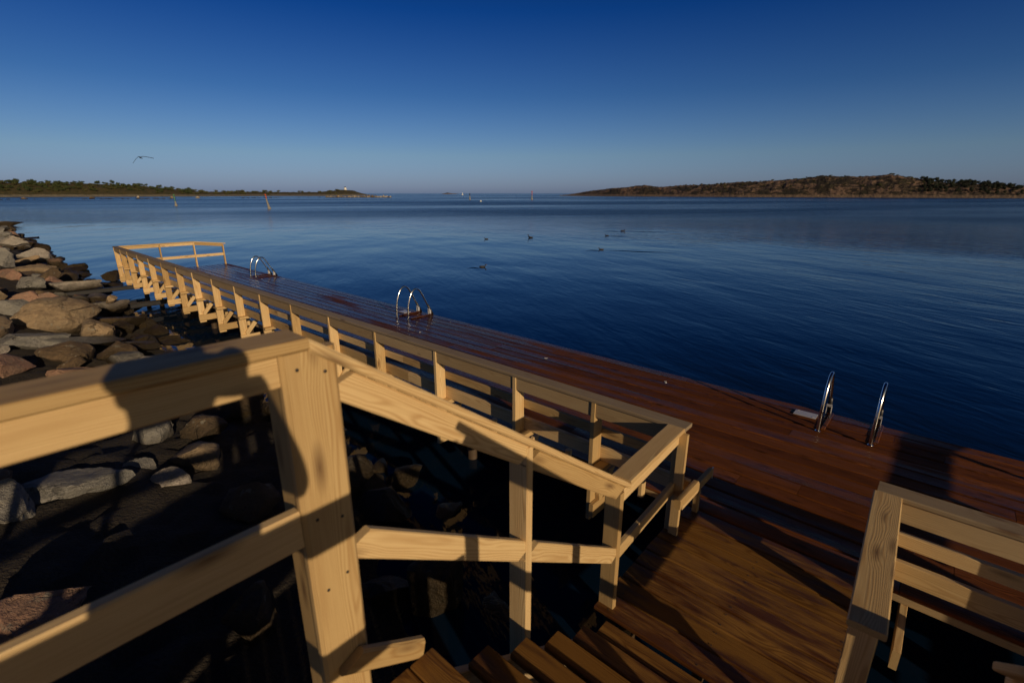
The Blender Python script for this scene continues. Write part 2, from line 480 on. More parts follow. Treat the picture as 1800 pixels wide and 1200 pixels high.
M['jacket'] = plain('navy_jacket', (.03, .04, .07), .85)
M['trousers'] = plain('grey_trousers', (.06, .06, .06), .9)
M['hair'] = plain('brown_hair', (.05, .03, .02), .6)
# ------------------------------------------------------------------ sea and shore
def grid_obj(name, xs, ys, zf, mat, smooth=True):
    v = []; f = []
    ny = len(ys)
    for x in xs:
        for y in ys: v.append((x, y, zf(x, y)))
    for i in range(len(xs) - 1):
        for j in range(ny - 1):
            f.append((i * ny + j, (i + 1) * ny + j, (i + 1) * ny + j + 1, i * ny + j + 1))
    me = bpy.data.meshes.new(name); me.from_pydata(v, [], f); me.materials.append(mat)
    me.polygons.foreach_set('use_smooth', [smooth] * len(f)); me.update()
    o = bpy.data.objects.new(name, me); COL.objects.link(o)
    return o
w = grid_obj('sea', [-25000, 25000], [-25000, 25000], lambda x, y: SEA, M['water'])
tag(w, kind='structure')

def shore_edge(y):
    return 3.25 + .5 * mnoise.noise((y * .13, 3.3, 0)) + .25 * mnoise.noise((y * .5, 1.1, 0)) + (.35 if y > 30 else .35 * max(0, (y - 14) / 16))
def ground_z(x, y):
    s = shore_edge(y) - x
    z = SEA - .12 + (.27 * s if s > 0 else .6 * s)
    z = min(z, .80 + .02 * s)
    z -= .32 * max(0, min(1, (5.2 - y) / 2.5)) * max(0, min(1, (x + 2.0) / 1.5))
    return max(-3.0, z + .10 * mnoise.noise((x * .8, y * .8, 0)) + (.16 * abs(mnoise.noise((x * 2.1, y * 2.1, 4))) + .07 * mnoise.noise((x * 5.0, y * 5.0, 9)) if x > -4 else 0))
def frange(a, b, s):
    r = []; x = a
    while x < b: r.append(x); x += s
    return r + [b]
g = grid_obj('shore_ground', frange(-14, -4, 1.0) + frange(-3.6, 5.0, .14), frange(-14, .5, .6) + frange(.7, 34, .16) + frange(35, 130, 1.5), ground_z, M['ground'])
tag(g, kind='structure')

# ------------------------------------------------------------------ jetty
PB = [1.40, 2.21, 3.20, 4.52, 5.85, 7.15, 8.48, 9.81, 11.11, 12.47, 13.85, 15.17, 16.57, 17.92, 19.26, 20.58, 21.61, 22.58]
DA0, DA1 = 4.08, 7.32
JB0, JB1 = -3.30, 22.72
jet = thing('jetty', (DA0, JB0, SEA), 'long low jetty decked with dark wet red-brown planks running out beside the rocks', 'jetty')
mb = MB()
nrow = 15; pitch = (DA1 - DA0) / nrow
for r in range(nrow):
    a = DA0 + pitch * (r + .5)
    y = JB0 - random.uniform(0, 3.4)
    while y < JB1:
        y2 = y + random.choice((3.6, 4.2, 4.8, 5.1))
        p, q = max(y, JB0), min(y2, JB1)
        if q - p > .3:
            if q > JB1 - .4: q = JB1 + random.uniform(-.015, .015)
            dz = random.uniform(-.0025, .0025)
            mb.board((a, p + .002, -.017 + dz), (a, q - .002, -.017 + dz), pitch - random.uniform(.016, .021), .034, (1, 0, 0), .009)
        y = y2
def screw(mb, x, y, z, mi=1, r=.006):
    mb.lathe((x, y, z), [(r, 0), (r * .9, .0015)], 6, mi, False)
for r in range(nrow):
    for y in [-2.9, -1.6, -.2] + PB[:9]:
        for o in (.25, .75): screw(mb, DA0 + pitch * (r + o), y - .05 + random.uniform(-.008, .008), .0026)
for (x, y) in ((6.55, 5.05), (6.9, 2.95), (5.2, 3.4), (6.1, 8.1), (5.6, 6.2)):
    for k in range(4): mb.lathe((x + random.uniform(-.03, .03), y + random.uniform(-.03, .03), .0028), [(random.uniform(.01, .022), 0), (.006, .002)], 8, 2)
mb.build('deck_boards', [M['deck'], M['dark_steel'], M['white']], jet)
for a in (DA0 + .05, (DA0 + DA1) / 2, DA1 - .05):
    mb = MB()
    y = JB0
    while y < JB1:
        y2 = min(JB1, y + 5.2); mb.board((a, y, -.068), (a, y2 - .003, -.068), .07, .060, (1, 0, 0)); y = y2
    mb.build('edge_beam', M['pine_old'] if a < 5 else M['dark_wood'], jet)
allb = [-2.9, -1.6, -.2] + PB
for k, b in enumerate(allb):
    mb = MB(); mb.box(3.58, 7.26, b - .071, b - .026, -.250, -.1005); mb.build('cross_beam', M['pine'], jet)
    if k % 2 == 0 or b < 3:
        for a in (4.3, 6.95):
            mb = MB(); mb.tube([(a, b + .10, -2.6), (a, b + .10, -.101)], .075, 14); mb.build('pile', M['dark_wood'], jet)
    if 1.5 < b:
        mb = MB()
        mb.board((3.695, b - .0485, -.097), (3.935, b - .0485, .175), .085, .043, (1, 0, 0), .003, e0=lambda s, t: -.85 * s, e1=lambda s, t: 1.0 * s)
        mb.build('brace', M['pine'], jet)
        mb = MB(); mb.box(3.985, 4.02, b - .080, b - .0715, -.24, -.10); mb.box(3.97, 4.035, b - .0865, b - .0805, -.16, -.12); mb.build('bracket', M['dark_steel'], jet)
for k in range(len(PB) - 1):
    b = (PB[k] + PB[k + 1]) / 2 + .06
    mb = MB(); mb.box(DA0 - .075, DA0 - .006, b - .03, b + .03, -.10, .085, ch=.014); mb.build('stub_post', M['pine'], jet)

# ------------------------------------------------------------------ long railing along the jetty's shore side
def long_rail(name, label, posts, b0, b1, parts_old):
    root = thing(name, (3.67, posts[0], -.2), label, 'railing', 'railings of the jetty')
    mb = MB(); y = b0
    while y < b1 - .01:
        y2 = min(b1, y + 4.2)
        if b1 - y2 < 1.0: y2 = b1
        mb.board((3.67, y, .9825), (3.67, y2 - .002, .9825), .148, .035, (1, 0, 0), .006); y = y2
    mb.build('handrail', parts_old, root)
    mb = MB()
    for i in range(len(posts) - 1):
        mb.box(3.612, 3.646, posts[i] + .0235, posts[i + 1] - .0235, .822, .964)
    mb.build('fascia', M['pine_old'], root)
    for nm, z0, z1 in (('upper_rail', .570, .666), ('lower_rail', .312, .456)):
        mb = MB(); y = posts[0] - .1 if nm == 'lower_rail' else posts[0]
        e = posts[-1] + .02
        while y < e - .01:
            y2 = min(e, y + 4.0)
            if e - y2 < 1: y2 = e
            mb.box(3.7465, 3.790, y, y2 - .003, z0, z1); y = y2
        mb.build(nm, M['pine'], root)
    for b in posts:
        mb = MB(); mb.box(3.600, 3.745, b - .0225, b + .0225, -.30, .9645); mb.build('post', M['pine'], root)
        mb = MB(); mb.box(3.585, 3.925, b - .125, b - .0235, .262, .3105); mb.build('shelf_block', M['pine'], root)
    return root
long_rail('jetty_railing', 'long wooden railing on close-set posts along the jetty side facing the rocks', PB, 1.333, 22.66, M['pine_cap'])
long_rail('jetty_railing', 'short wooden railing at the right frame edge along the jetty beyond the landing', [-3.22, -2.1, -1.0, .0], -3.3, .06, M['pine_cap'])

def end_rail(label, b, s):
    root = thing('end_railing', (3.9, b, 0), label, 'railing', 'railings of the jetty')
    mb = MB(); mb.board((3.75, b, .9825), (6.17, b, .9825), .12, .035, (0, 1, 0), .005); mb.board((6.172, b, .9815), (7.30, b, .845), .12, .035, (0, 1, 0), .005)
    mb.build('handrail', M['pine'], root)
    pa = (5.0, 6.15, 7.2); tops = (.9645, .9645, .833)
    prev = 3.80
    mb = MB(); mr = MB()
    for a, tz in zip(pa, tops):
        z0 = .9645; 
        if a > 6.5:
            mb.board((6.178, b + s * .01, .9095), (7.172, b + s * .01, .789), .034, .105, (0, 1, 0))
        else:
            mb.box(prev, a - .0235, b - .017 + s * .01, b + .017 + s * .01, .860, .9640)
        mr.box(prev, a - .0235, b - .017 + s * .01, b + .017 + s * .01, .37, .475)
        prev = a + .0235
        q = MB(); q.box(a - .0225, a + .0225, b - .055, b + .055, .0005, tz - .002 if a < 6.5 else .822); q.build('post', M['pine'], root)
    mb.build('fascia', M['pine'], root); mr.build('mid_rail', M['pine'], root)
end_rail('yellow wooden railing across the far end of the jetty, stepping down at the water', 22.60, -1)
end_rail('wooden railing across the near end of the jetty', -3.24, 1)

# ------------------------------------------------------------------ landing at the foot of the stairs
LB0, LB1 = -.07, 1.42
LA0, LA1 = 2.46, 4.06
land = thing('landing', (LA0, LB0, -.3), 'small brown plank landing between the stairs and the jetty, half in shadow', 'landing')
mb = MB()
nr = 8; pt = (LA1 - LA0) / nr
for r in range(nr):
    a = LA0 + pt * (r + .5)
    dz = random.uniform(-.002, .002)
    mb.board((a, LB0 + random.uniform(-.008, .008), -.018 + dz), (a, LB1 + random.uniform(-.008, .008), -.018 + dz), pt - .011, .034, (1, 0, 0), .007)
for r in range(nr):
    for b in (LB0 + .10, .68, LB1 - .10):
        for o in (.22, .78): screw(mb, LA0 + pt * (r + o), b + random.uniform(-.008, .008), .0022)
mb.build('landing_boards', [M['landing'], M['dark_steel']], land)
for b in (LB0 + .10, .68, LB1 - .10):
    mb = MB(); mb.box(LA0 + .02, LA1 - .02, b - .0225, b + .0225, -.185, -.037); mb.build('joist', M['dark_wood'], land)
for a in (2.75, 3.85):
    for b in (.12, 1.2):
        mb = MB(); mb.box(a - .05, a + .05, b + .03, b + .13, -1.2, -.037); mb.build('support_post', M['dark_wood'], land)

# ------------------------------------------------------------------ stairs
PZ = 1.08
SA0, SA1 = .90, 2.52
NT = 6; RISE = PZ / NT; GO = (SA1 - SA0) / NT
SB0, SB1 = -.36, 1.25
st = thing('staircase', (SA1, (SB0 + SB1) / 2, 0), 'open wooden stairs without risers coming down to the landing, bottom of the picture', 'stairs')
sl = RISE / GO
for b in (SB0 + .0225, SB1 - .0225):
    mb = MB()
    mb.board((SA0 - .05, b, PZ - .20), (SA1 + .10, b, PZ - .20 - sl * (SA1 + .15 - SA0)), .19, .044, (0, 0, 1), .004)
    mb.build('stringer', M['pine_old'], st)
for k in range(1, NT):
    a1 = SA0 + GO * k + .015
    z = PZ - RISE * k
    mb = MB()
    mb.box(a1 - .125, a1, SB0 + .047, SB1 - .0475, z - .040, z, ch=.006)
    mb.build('tread', M['landing'], st)
# stub of board left on the stringer at the head of the flight
mb = MB(); mb.board((.585, 1.271, 1.285), (.875, 1.271, 1.100), .085, .038, (0, 0, 1), .012, e0=lambda q, r: .6 * q, e1=lambda q, r: -.35 * q); mb.build('stub_board', M['pine'], st)
# ------------------------------------------------------------------ upper platform
pf = thing('platform', (SA0, .5, PZ), 'raised plank platform at the head of the stairs', 'platform')
mb = MB()
PA0, PB0, PB1 = -4.6, -.62, 1.25
x = SA0 + .02
while x > PA0:
    mb.board((x - .06, PB0, PZ - .018), (x - .06, PB1, PZ - .018), .113, .034, (1, 0, 0), .005); x -= .12
mb.build('platform_boards', M['landing'], pf)
for b in (PB0 + .08, .45, PB1 - .08):
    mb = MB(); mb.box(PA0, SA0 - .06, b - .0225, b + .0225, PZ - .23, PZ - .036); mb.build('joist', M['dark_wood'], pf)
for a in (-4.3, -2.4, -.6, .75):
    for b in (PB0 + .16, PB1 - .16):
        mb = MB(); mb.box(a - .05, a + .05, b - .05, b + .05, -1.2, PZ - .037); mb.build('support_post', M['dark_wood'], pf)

# added unseen boarding that keeps the sun off the ground below platform and stairs
for b in (PB0 - .022,):
    mb = MB(); x = PA0
    i = 0
    while x < 1.95:
        top = PZ - .24 if x < SA0 else PZ - .30 - sl * (x - SA0)
        if i not in (38, 45) and top > -.5:
            mb.box(x, x + .118, b - .011, b + .011, -.9, top)
        x += .125; i += 1
    mb.build('sun_blocker_boards', M['pine_old'], pf)

# ------------------------------------------------------------------ railing of platform, stairs and landing, left side (one straight line in plan)
CZ = 2.445                     # top of the platform handrail
C0 = .585                       # where it starts to slope
L1 = 2.545
RB = 1.358                     # centre line
def y_land(a): return RB + (a - L1) * .045   # the landing part bends away slightly
lr = thing('platform_railing', (C0, RB, PZ), 'level wooden railing in the left foreground with a photographer shadow across it', 'railing', 'railings of the stairs')
mb = MB(); mb.board((-5.0, RB, CZ - .0175), (C0, RB, CZ - .0175), .148, .035, (0, 1, 0), .007); mb.build('handrail', M['pine'], lr)
mb = MB(); mb.box(-4.9, .5015, 1.306, 1.340, CZ - .131, CZ - .0355, ch=.006); mb.build('fascia', M['pine'], lr)
mb = MB(); mb.box(-4.9, .5015, 1.306, 1.346, 1.785, 1.915, ch=.006); mb.build('lower_rail', M['pine'], lr)
for a in (-1.55, -3.3, -4.8):
    mb = MB(); mb.box(a - .0225, a + .0225, 1.3465, 1.46, .9, CZ - .036); mb.build('post', M['pine'], lr)

sr = thing('stair_railing', (L1, RB, 0), 'sloping wooden railing on the left of the stairs with a thick corner post', 'railing', 'railings of the stairs')
slope = (CZ - 1.0) / (L1 + .06 - C0)
def ztop(a): return CZ - slope * (a - C0)
mb = MB()
mb.board((C0 + .001, RB, CZ - .0215), (L1 + .08, RB, ztop(L1 + .08) - .0215), .148, .035, (0, 1, 0), .007, e0=lambda s, t: .010 * (1 if t < 0 else -1)); mb.build('handrail', M['pine'], sr)
fa0, fa1 = .7015, 1.559
mb = MB()
cutv = lambda s, t: -slope * .78 * s
for p, q in ((.6695, 1.559), (1.607, L1 - .024)):
    mb.board((p, 1.323, ztop(p) - .105), (q, 1.323, ztop(q) - .105), .098, .034, (0, 0, 1), .005, e0=lambda s, t: slope * s, e1=lambda s, t: slope * s)
mb.build('fascia', M['pine'], sr)
mb = MB()
zl = lambda a: 1.665 - .672 * (a - .72)
for p, q in ((.6695, 1.559), (1.607, L1 - .024)):
    mb.board((p, 1.324, zl(p)), (q, 1.324, zl(q)), .105, .036, (0, 0, 1), .005, e0=lambda s, t: .672 * s, e1=lambda s, t: .672 * s)
mb.build('lower_rail', M['pine'], sr)
mb = MB()
mb.box(.503, .668, 1.292, 1.337, .70, CZ - .037, ch=.012)
mb.box(.512, .557, 1.342, 1.455, .70, CZ - .037, ch=.010)
for a, z in ((.545, 2.36), (.625, 2.335), (.545, 1.87), (.625, 1.84), (.55, 1.60), (.62, 1.625)): mb.tube([(a, 1.2925, z), (a, 1.2905, z)], .0055, 8, 1)
mb.build('corner_post', [M['pine'], M['dark_steel']], sr)
def screw_b(mb, a, b, z, r=.005):
    mb.tube([(a, b, z), (a, b - .0015, z)], r, 8, 1)
mb = MB(); mb.box(1.560, 1.606, 1.300, 1.420, .02, ztop(1.583) - .045, ch=.005); mb.build('post', M['pine'], sr)
mb = MB(); mb.box(L1 - .0225, L1 + .0225, 1.300, 1.420, .001, .946, ch=.005); mb.build('post', M['pine'], sr)

lg = thing('landing_railing', (L1, RB, 0), 'short level wooden railing from the stair foot to the jetty corner', 'railing', 'railings of the stairs')
mb = MB(); mb.board((L1 + .082, y_land(L1) + .004, .9805), (3.594, y_land(3.6), .9825), .146, .035, (0, 1, 0), .006); mb.build('handrail', M['pine'], lg)
mb = MB(); mb.board((L1 + .024, y_land(L1) - .035, .912), (3.56, y_land(3.6) - .03, .912), .10, .034, (0, 0, 1), .004); mb.build('fascia', M['pine'], lg)
mb = MB(); mb.board((L1 + .024, y_land(L1) - .03, .45), (3.56, y_land(3.6) - .03, .45), .10, .038, (0, 0, 1), .004); mb.build('lower_rail', M['pine'], lg)
mb = MB(); mb.box(3.565, 3.598, 1.292, 1.372, -.03, .964, ch=.004); mb.build('post', M['pine'], lg)
mb = MB(); mb.box(3.63, 4.32, 1.290, 1.335, .235, .320, ch=.006); mb.box(3.42, 3.80, 1.235, 1.287, .37, .455, ch=.006); mb.build('corner_block', M['pine'], lg)
mb = MB(); mb.box(4.00, 4.05, 1.290, 1.340, .001, .234, ch=.005); mb.build('stub_post', M['pine'], lg)
mb = MB(); mb.tube([(4.321, 1.31, .30), (4.36, 1.305, .31), (4.365, 1.305, .19)], .006, 8); mb.build('steel_strap', M['zinc'], lg)

# ------------------------------------------------------------------ railing right of the landing and of the stairs
rg = thing('landing_railing', (2.45, -.03, 0), 'short level wooden railing right of the landing, its near end in shadow', 'railing', 'railings of the stairs')
mb = MB(); mb.board((2.30, -.045, .9825), (3.594, .0, .9825), .148, .035, (0, 1, 0), .006); mb.build('handrail', M['pine'], rg)
mb = MB(); mb.board((2.475, -.06, .912), (3.60, -.02, .912), .10, .034, (0, 0, 1), .004); mb.build('fascia', M['pine_old'], rg)
mb = MB(); mb.board((2.475, -.06, .45), (3.60, -.02, .45), .10, .034, (0, 0, 1), .004); mb.build('lower_rail', M['pine'], rg)
mb = MB(); mb.box(2.40, 2.446, -.095, .02, -.3, .964, ch=.005); mb.build('corner_post', M['pine'], rg)

sg = thing('stair_railing', (2.3, -.2, 0), 'sloping wooden railing on the right side of the stairs, beside the platform', 'railing', 'railings of the stairs')
QB0, QB1 = -.50, -.50
mb = MB(); mb.board((.60, QB0, CZ + .06), (2.29, QB1, 1.10), .148, .035, (0, 1, 0), .006); mb.board((-4.6, QB0 - .005, CZ - .018), (.59, QB0 - .005, CZ - .018), .148, .035, (0, 1, 0), .006); mb.build('handrail', M['pine'], sg)
mb = MB(); mb.board((.60, QB0, CZ - .02), (2.34, QB1, .98), .098, .034, (0, 0, 1), .005); mb.board((-4.6, QB0 - .004, CZ - .09), (.59, QB0 - .004, CZ - .09), .098, .034, (0, 0, 1), .005); mb.build('fascia', M['pine'], sg)
mb = MB(); mb.board((.60, QB0, 1.80), (2.34, QB1 - .02, .42), .10, .036, (0, 0, 1), .005); mb.board((-4.6, QB0 - .004, 1.85), (.59, QB0 - .004, 1.85), .12, .036, (0, 0, 1), .005); mb.build('lower_rail', M['pine'], sg)
for a, b in ((.62, QB0 + .02), (1.45, QB0 + .02), (2.27, QB0 + .02), (-1.5, QB0 + .02), (-3.2, QB0 + .02)):
    zt = CZ - .06 if a < .7 else (1.68 if a < 2 else .99)
    mb = MB(); mb.box(a - .0225, a + .0225, b - .15, b - .02, .3, zt, ch=.005); mb.build('post', M['pine'], sg)

# ------------------------------------------------------------------ bathing ladders
def ladder(b0, b1, label):
    root = thing('bathing_ladder', (7.0, (b0 + b1) / 2, 0), label, 'ladder', 'steel bathing ladders on the jetty edge')
    prof = [(6.615, .0), (6.618, .12), (6.635, .30), (6.680, .47), (6.735, .585), (6.790, .650), (6.850, .685), (6.910, .685), (6.965, .655), (7.015, .595), (7.075, .49), (7.16, .33), (7.25, .16), (7.33, .02), (7.40, -.12), (7.43, -.3), (7.44, -1.9)]
    # Catmull-Rom through the profile
    def cr(p):
        out = []
        for i in range(len(p) - 1):
            q = [p[max(i - 1, 0)], p[i], p[i + 1], p[min(i + 2, len(p) - 1)]]
            for s in range(4):
                t = s / 4
                out.append(tuple(.5 * (2 * q[1][k] + (q[2][k] - q[0][k]) * t + (2 * q[0][k] - 5 * q[1][k] + 4 * q[2][k] - q[3][k]) * t * t + (3 * q[1][k] - q[0][k] - 3 * q[2][k] + q[3][k]) * t ** 3) for k in (0, 1)))
        return out + [p[-1]]
    pp = cr(prof)
    for b in (b0, b1):
        mb = MB(); mb.tube([(x, b, z) for x, z in pp], .0205, 12); h = mb.build('hand_hoop', M['steel'], root)
        mb = MB(); mb.lathe((6.615, b, .001), [(.032, 0), (.032, .005), (.023, .007), (.023, .015)], 14); mb.build('base_flange', M['steel'], root)
        mb = MB(); mb.tube([(7.20, b, .255), (7.275, b, .115), (7.345, b, -.01)], .027, 12); mb.build('sleeve', M['dark_steel'], root)
        mb = MB(); mb.box(7.215, 7.240, b - .030, b + .030, .12, .155); mb.box(7.225, 7.275, b - .03, b - .025, .001, .12); mb.box(7.225, 7.275, b + .025, b + .03, .001, .12); mb.build('clamp', M['zinc'], root)
        mb = MB(); mb.box(6.66, 7.26, b - .065, b - .022, .001, .030, ch=.006); mb.build('runner_board', M['deck'], root)
    for z in (-.25, -.5, -.78):
        mb = MB(); mb.box(7.40, 7.47, b0 + .017, b1 - .017, z - .02, z + .02); mb.build('step', M['steel'], root)
ladder(.27, .81, 'steel bathing ladder nearest the landing, seen edge-on at the jetty edge')
ladder(9.20, 9.65, 'steel bathing ladder at the middle of the jetty, two tall hoops')
ladder(17.98, 18.42, 'steel bathing ladder farthest out, near the yellow end railing')
def plate(a0, a1, b0, b1, label):
    mb = MB(); mb.box(a0, a1, b0, b1, .0025, .014, ch=.003)
    mb.box(a0 + .015, a0 + .035, b0 + .02, b0 + .04, .0145, .020); mb.box(a1 - .035, a1 - .015, b1 - .04, b1 - .02, .0145, .020)
    o = mb.build('metal_plate', M['zinc'], None, loc=((a0 + a1) / 2, (b0 + b1) / 2, 0))
    tag(o, label, 'plate', 'pale metal plates by the ladders')
plate(6.95, 7.12, .90, 1.16, 'pale metal plate on the deck left of the nearest ladder')
plate(6.90, 7.10, 9.75, 10.0, 'pale metal plate on the deck behind the middle ladder')

# ------------------------------------------------------------------ steel beams from the shore to the jetty
for (u0, v0, u1, v1, lab) in ((110, 544, 318, 522, 'dark steel beam from the rocks to the jetty, nearer one'), (150, 511, 240, 500, 'dark steel beam from the rocks to the jetty, farther one by the end')):
    p, _ = ground(u1, v1, -.50)
    mb = MB(); yb = p.y
    mb.box(.8, 4.3, yb - .06, yb + .06, -.512, -.500); mb.box(.8, 4.3, yb - .006, yb + .006, -.640, -.5125); mb.box(.8, 4.3, yb - .06, yb + .06, -.652, -.6405)
    o = mb.build('steel_beam', M['dark_steel'], None, loc=(2.0, yb, -.6)); tag(o, lab, 'beam', 'steel beams under the jetty')
# ------------------------------------------------------------------ rocks
import bmesh
def ico(sub):
    bm = bmesh.new(); bmesh.ops.create_icosphere(bm, subdivisions=sub, radius=1.0)
    v = [vv.co.copy() for vv in bm.verts]; f = [tuple(x.index for x in ff.verts) for ff in bm.faces]; bm.free()
    return v, f
ICO = {k: ico(k) for k in (2, 3, 4)}
def rock_mesh(seed, sub, dims, cuts=7, rough=.16, round_=.0):
    rnd = random.Random(seed)
    V, F = ICO[sub]
    planes = []
    for _ in range(cuts):
        n = Vector((rnd.gauss(0, 1), rnd.gauss(0, 1), rnd.gauss(0, .8))).normalized()
        planes.append((n, rnd.uniform(.36, .72) + round_))
    off = Vector((rnd.uniform(0, 99), rnd.uniform(0, 99), rnd.uniform(0, 99)))
    out = []
    for v in V:
        p = v * (1 + rough * 1.3 * mnoise.noise(v * 1.1 + off))
        for n, h in planes:
            d = p.dot(n) - h
            if d > 0: p = p - n * d * (.97 if round_ == 0 else .88)
        p = p * (1 + rough * .50 * mnoise.noise(v * 2.6 + off) + rough * .34 * mnoise.noise(v * 6.0 + off) + rough * .22 * mnoise.noise(v * 15.0 + off))
        out.append((p.x * dims[0] / 2, p.y * dims[1] / 2, p.z * dims[2] / 2))
    me = bpy.data.meshes.new('boulder'); me.from_pydata(out, [], F)
    me.polygons.foreach_set('use_smooth', [True] * len(F)); me.update()
    try:
        me.set_sharp_from_angle(angle=R(30))
    except Exception: pass
    return me
ROCKS = []
def rock(loc, dims, yaw, tilt, mat, label, group, seed, sub=3, cuts=7, rough=.16, round_=.0):
    me = rock_mesh(seed, sub, dims, cuts, rough, round_)
    me.materials.append(M[mat])
    o = bpy.data.objects.new('boulder', me); COL.objects.link(o)
    o.location = loc; o.rotation_euler = (tilt[0], tilt[1], yaw)
    ROCKS.append((Vector(loc), max(dims[0], dims[1]) / 2))
    return tag(o, label, 'boulder', group)
VA = R(41.87)   # yaw of picture-horizontal in this frame (right of the camera)
SHORE = 'boulders of the shore'
def prock(u0, v0, u1, v1, mat, label, seed, z=-.35, hk=1.0, depth=.9, dyaw=0, tilt=(0, 0), cuts=11, rough=.17, round_=0.0):
    """boulder filling a known place and breadth of the shore"""
    p, t = ground((u0 + u1) / 2, (v0 + v1) / 2, z)
    w_ = (u1 - u0) / FPX * t * 1.12
    h_ = (v1 - v0) / FPX * t * 1.12 * hk
    az = math.atan2(p.x, p.y)
    rock(p, (w_, w_ * depth, max(h_, .25)), -az + dyaw, tilt, mat, label, SHORE, seed, 4, cuts, rough, round_)
prock(24, 534, 143, 590, 'rock_tan', 'big rounded tan boulder with vertical streaks, left of the far railing', 11, hk=1.15, z=-.15, cuts=4, round_=.14, depth=.8)
prock(64, 519, 128, 545, 'rock_pink', 'pinkish boulder just behind the big tan one', 12, z=-.2, hk=1.2)
prock(139, 564, 193, 603, 'rock_tan', 'round brown boulder with cracked face right of the big tan one', 13, z=-.3, hk=1.0, cuts=5, round_=.1, depth=1.0)
prock(-12, 580, 120, 622, 'rock_grey', 'rough grey slab at the left edge below the big tan boulder', 14, z=-.15, hk=.9, depth=.7)
prock(38, 586, 216, 626, 'rock_grey', 'long low grey-tan slab sloping to the right above the handrail', 15, z=-.35, hk=.7, depth=.5, tilt=(0, .08))
prock(157, 526, 226, 556, 'rock_pale', 'pale pointed slab next to the strip of water', 16, z=-.5, hk=1.0, depth=.8, cuts=9)
prock(30, 486, 83, 517, 'rock_grey', 'smooth grey block leaning above the dark hollow', 17, z=-.2, hk=1.0, depth=.7)
prock(80, 487, 168, 517, 'rock_pale', 'large pale flat boulder in the middle of the rock bank', 18, z=-.35, hk=.85, depth=.7, cuts=9)
prock(30, 464, 103, 487, 'rock_tan', 'yellowish flat boulder above the grey block', 19, z=-.3, hk=1.0, depth=.6)
prock(216, 593, 289, 620, 'rock_pale', 'low pale rock half hidden by the foreground handrail', 20, z=-.55, hk=1.0, depth=.8)
prock(180, 564, 224, 592, 'rock_brown', 'dark barnacled rock by the water under the railing', 21, z=-.6, hk=1.2)
prock(-14, 523, 46, 553, 'rock_brown', 'mottled brown boulder cut by the left edge', 22, z=-.1, hk=1.1)
prock(24, 438, 92, 462, 'rock_pale', 'long pale slab higher up the bank', 23, z=-.2, hk=1.0, depth=.6)
prock(-10, 440, 25, 478, 'rock_grey', 'weathered grey boulder at the left edge halfway up', 24, z=0, hk=1.0)
prock(-8, 411, 40, 440, 'rock_pale', 'light boulder with broken ledges at the upper left edge', 25, z=.1, hk=1.0, depth=.7)
prock(-6, 386, 40, 400, 'rock_brown', 'farthest low rock jutting into the water at the left edge', 26, z=-.6, hk=1.0, depth=.6)
prock(180, 473, 212, 494, 'rock_brown', 'pointed brown rock closest to the railing end', 27, z=-.6, hk=1.0)
prock(187, 519, 208, 532, 'rock_tan', 'small brown stone on top of the pale pointed slab', 28, z=-.2, hk=1.0)
prock(30, 560, 110, 592, 'rock_grey', 'grey shadowed slab wedged under the big tan boulder', 29, z=-.5, hk=.8)
# the shaded foreground
prock(60, 812, 212, 905, 'rock_grey', 'grey boulder under the left handrail with a hard-edged sunlit patch', 31, z=-.1, hk=.9, depth=.8)
prock(-60, 830, 75, 950, 'rock_grey', 'grey boulder at the left edge striped by railing shadows', 32, z=.1, hk=.8, depth=.8)
prock(235, 735, 312, 790, 'rock_grey', 'small grey boulder in shade left of the corner post, lit at its top', 33, z=-.3, hk=1.0)
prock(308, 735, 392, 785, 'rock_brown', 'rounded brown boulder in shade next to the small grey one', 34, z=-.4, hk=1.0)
prock(-70, 1030, 170, 1150, 'rock_pink', 'pink granite boulder in the lower left corner', 35, z=.15, hk=.8, depth=.8)
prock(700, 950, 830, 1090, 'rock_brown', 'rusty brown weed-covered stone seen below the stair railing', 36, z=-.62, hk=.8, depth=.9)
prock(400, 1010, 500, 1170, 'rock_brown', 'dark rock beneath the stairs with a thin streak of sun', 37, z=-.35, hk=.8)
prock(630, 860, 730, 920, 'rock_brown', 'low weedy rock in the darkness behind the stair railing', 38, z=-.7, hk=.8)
prock(-40, 770, 120, 840, 'rock_grey', 'grey ledge just under the foreground handrail at the left edge', 39, z=-.1, hk=.7)
prock(215, 800, 275, 850, 'rock_grey', 'small pointed grey stone below the shaded boulders', 40, z=-.25, hk=1.0)
big = list(ROCKS)
rnd = random.Random(5)
kinds = ['rock_grey', 'rock_brown', 'rock_tan', 'rock_pale', 'rock_brown', 'rock_pink', 'rock_grey']
nm = {'rock_grey': 'loose grey boulder filling the bank between the larger ones', 'rock_brown': 'loose dark brown boulder filling the bank by the water', 'rock_tan': 'loose tan boulder filling the bank', 'rock_pale': 'loose pale boulder filling the bank', 'rock_pink': 'loose pinkish boulder filling the bank'}
cnt = 0; tries = 0
placed = [(q, r) for q, r in big]
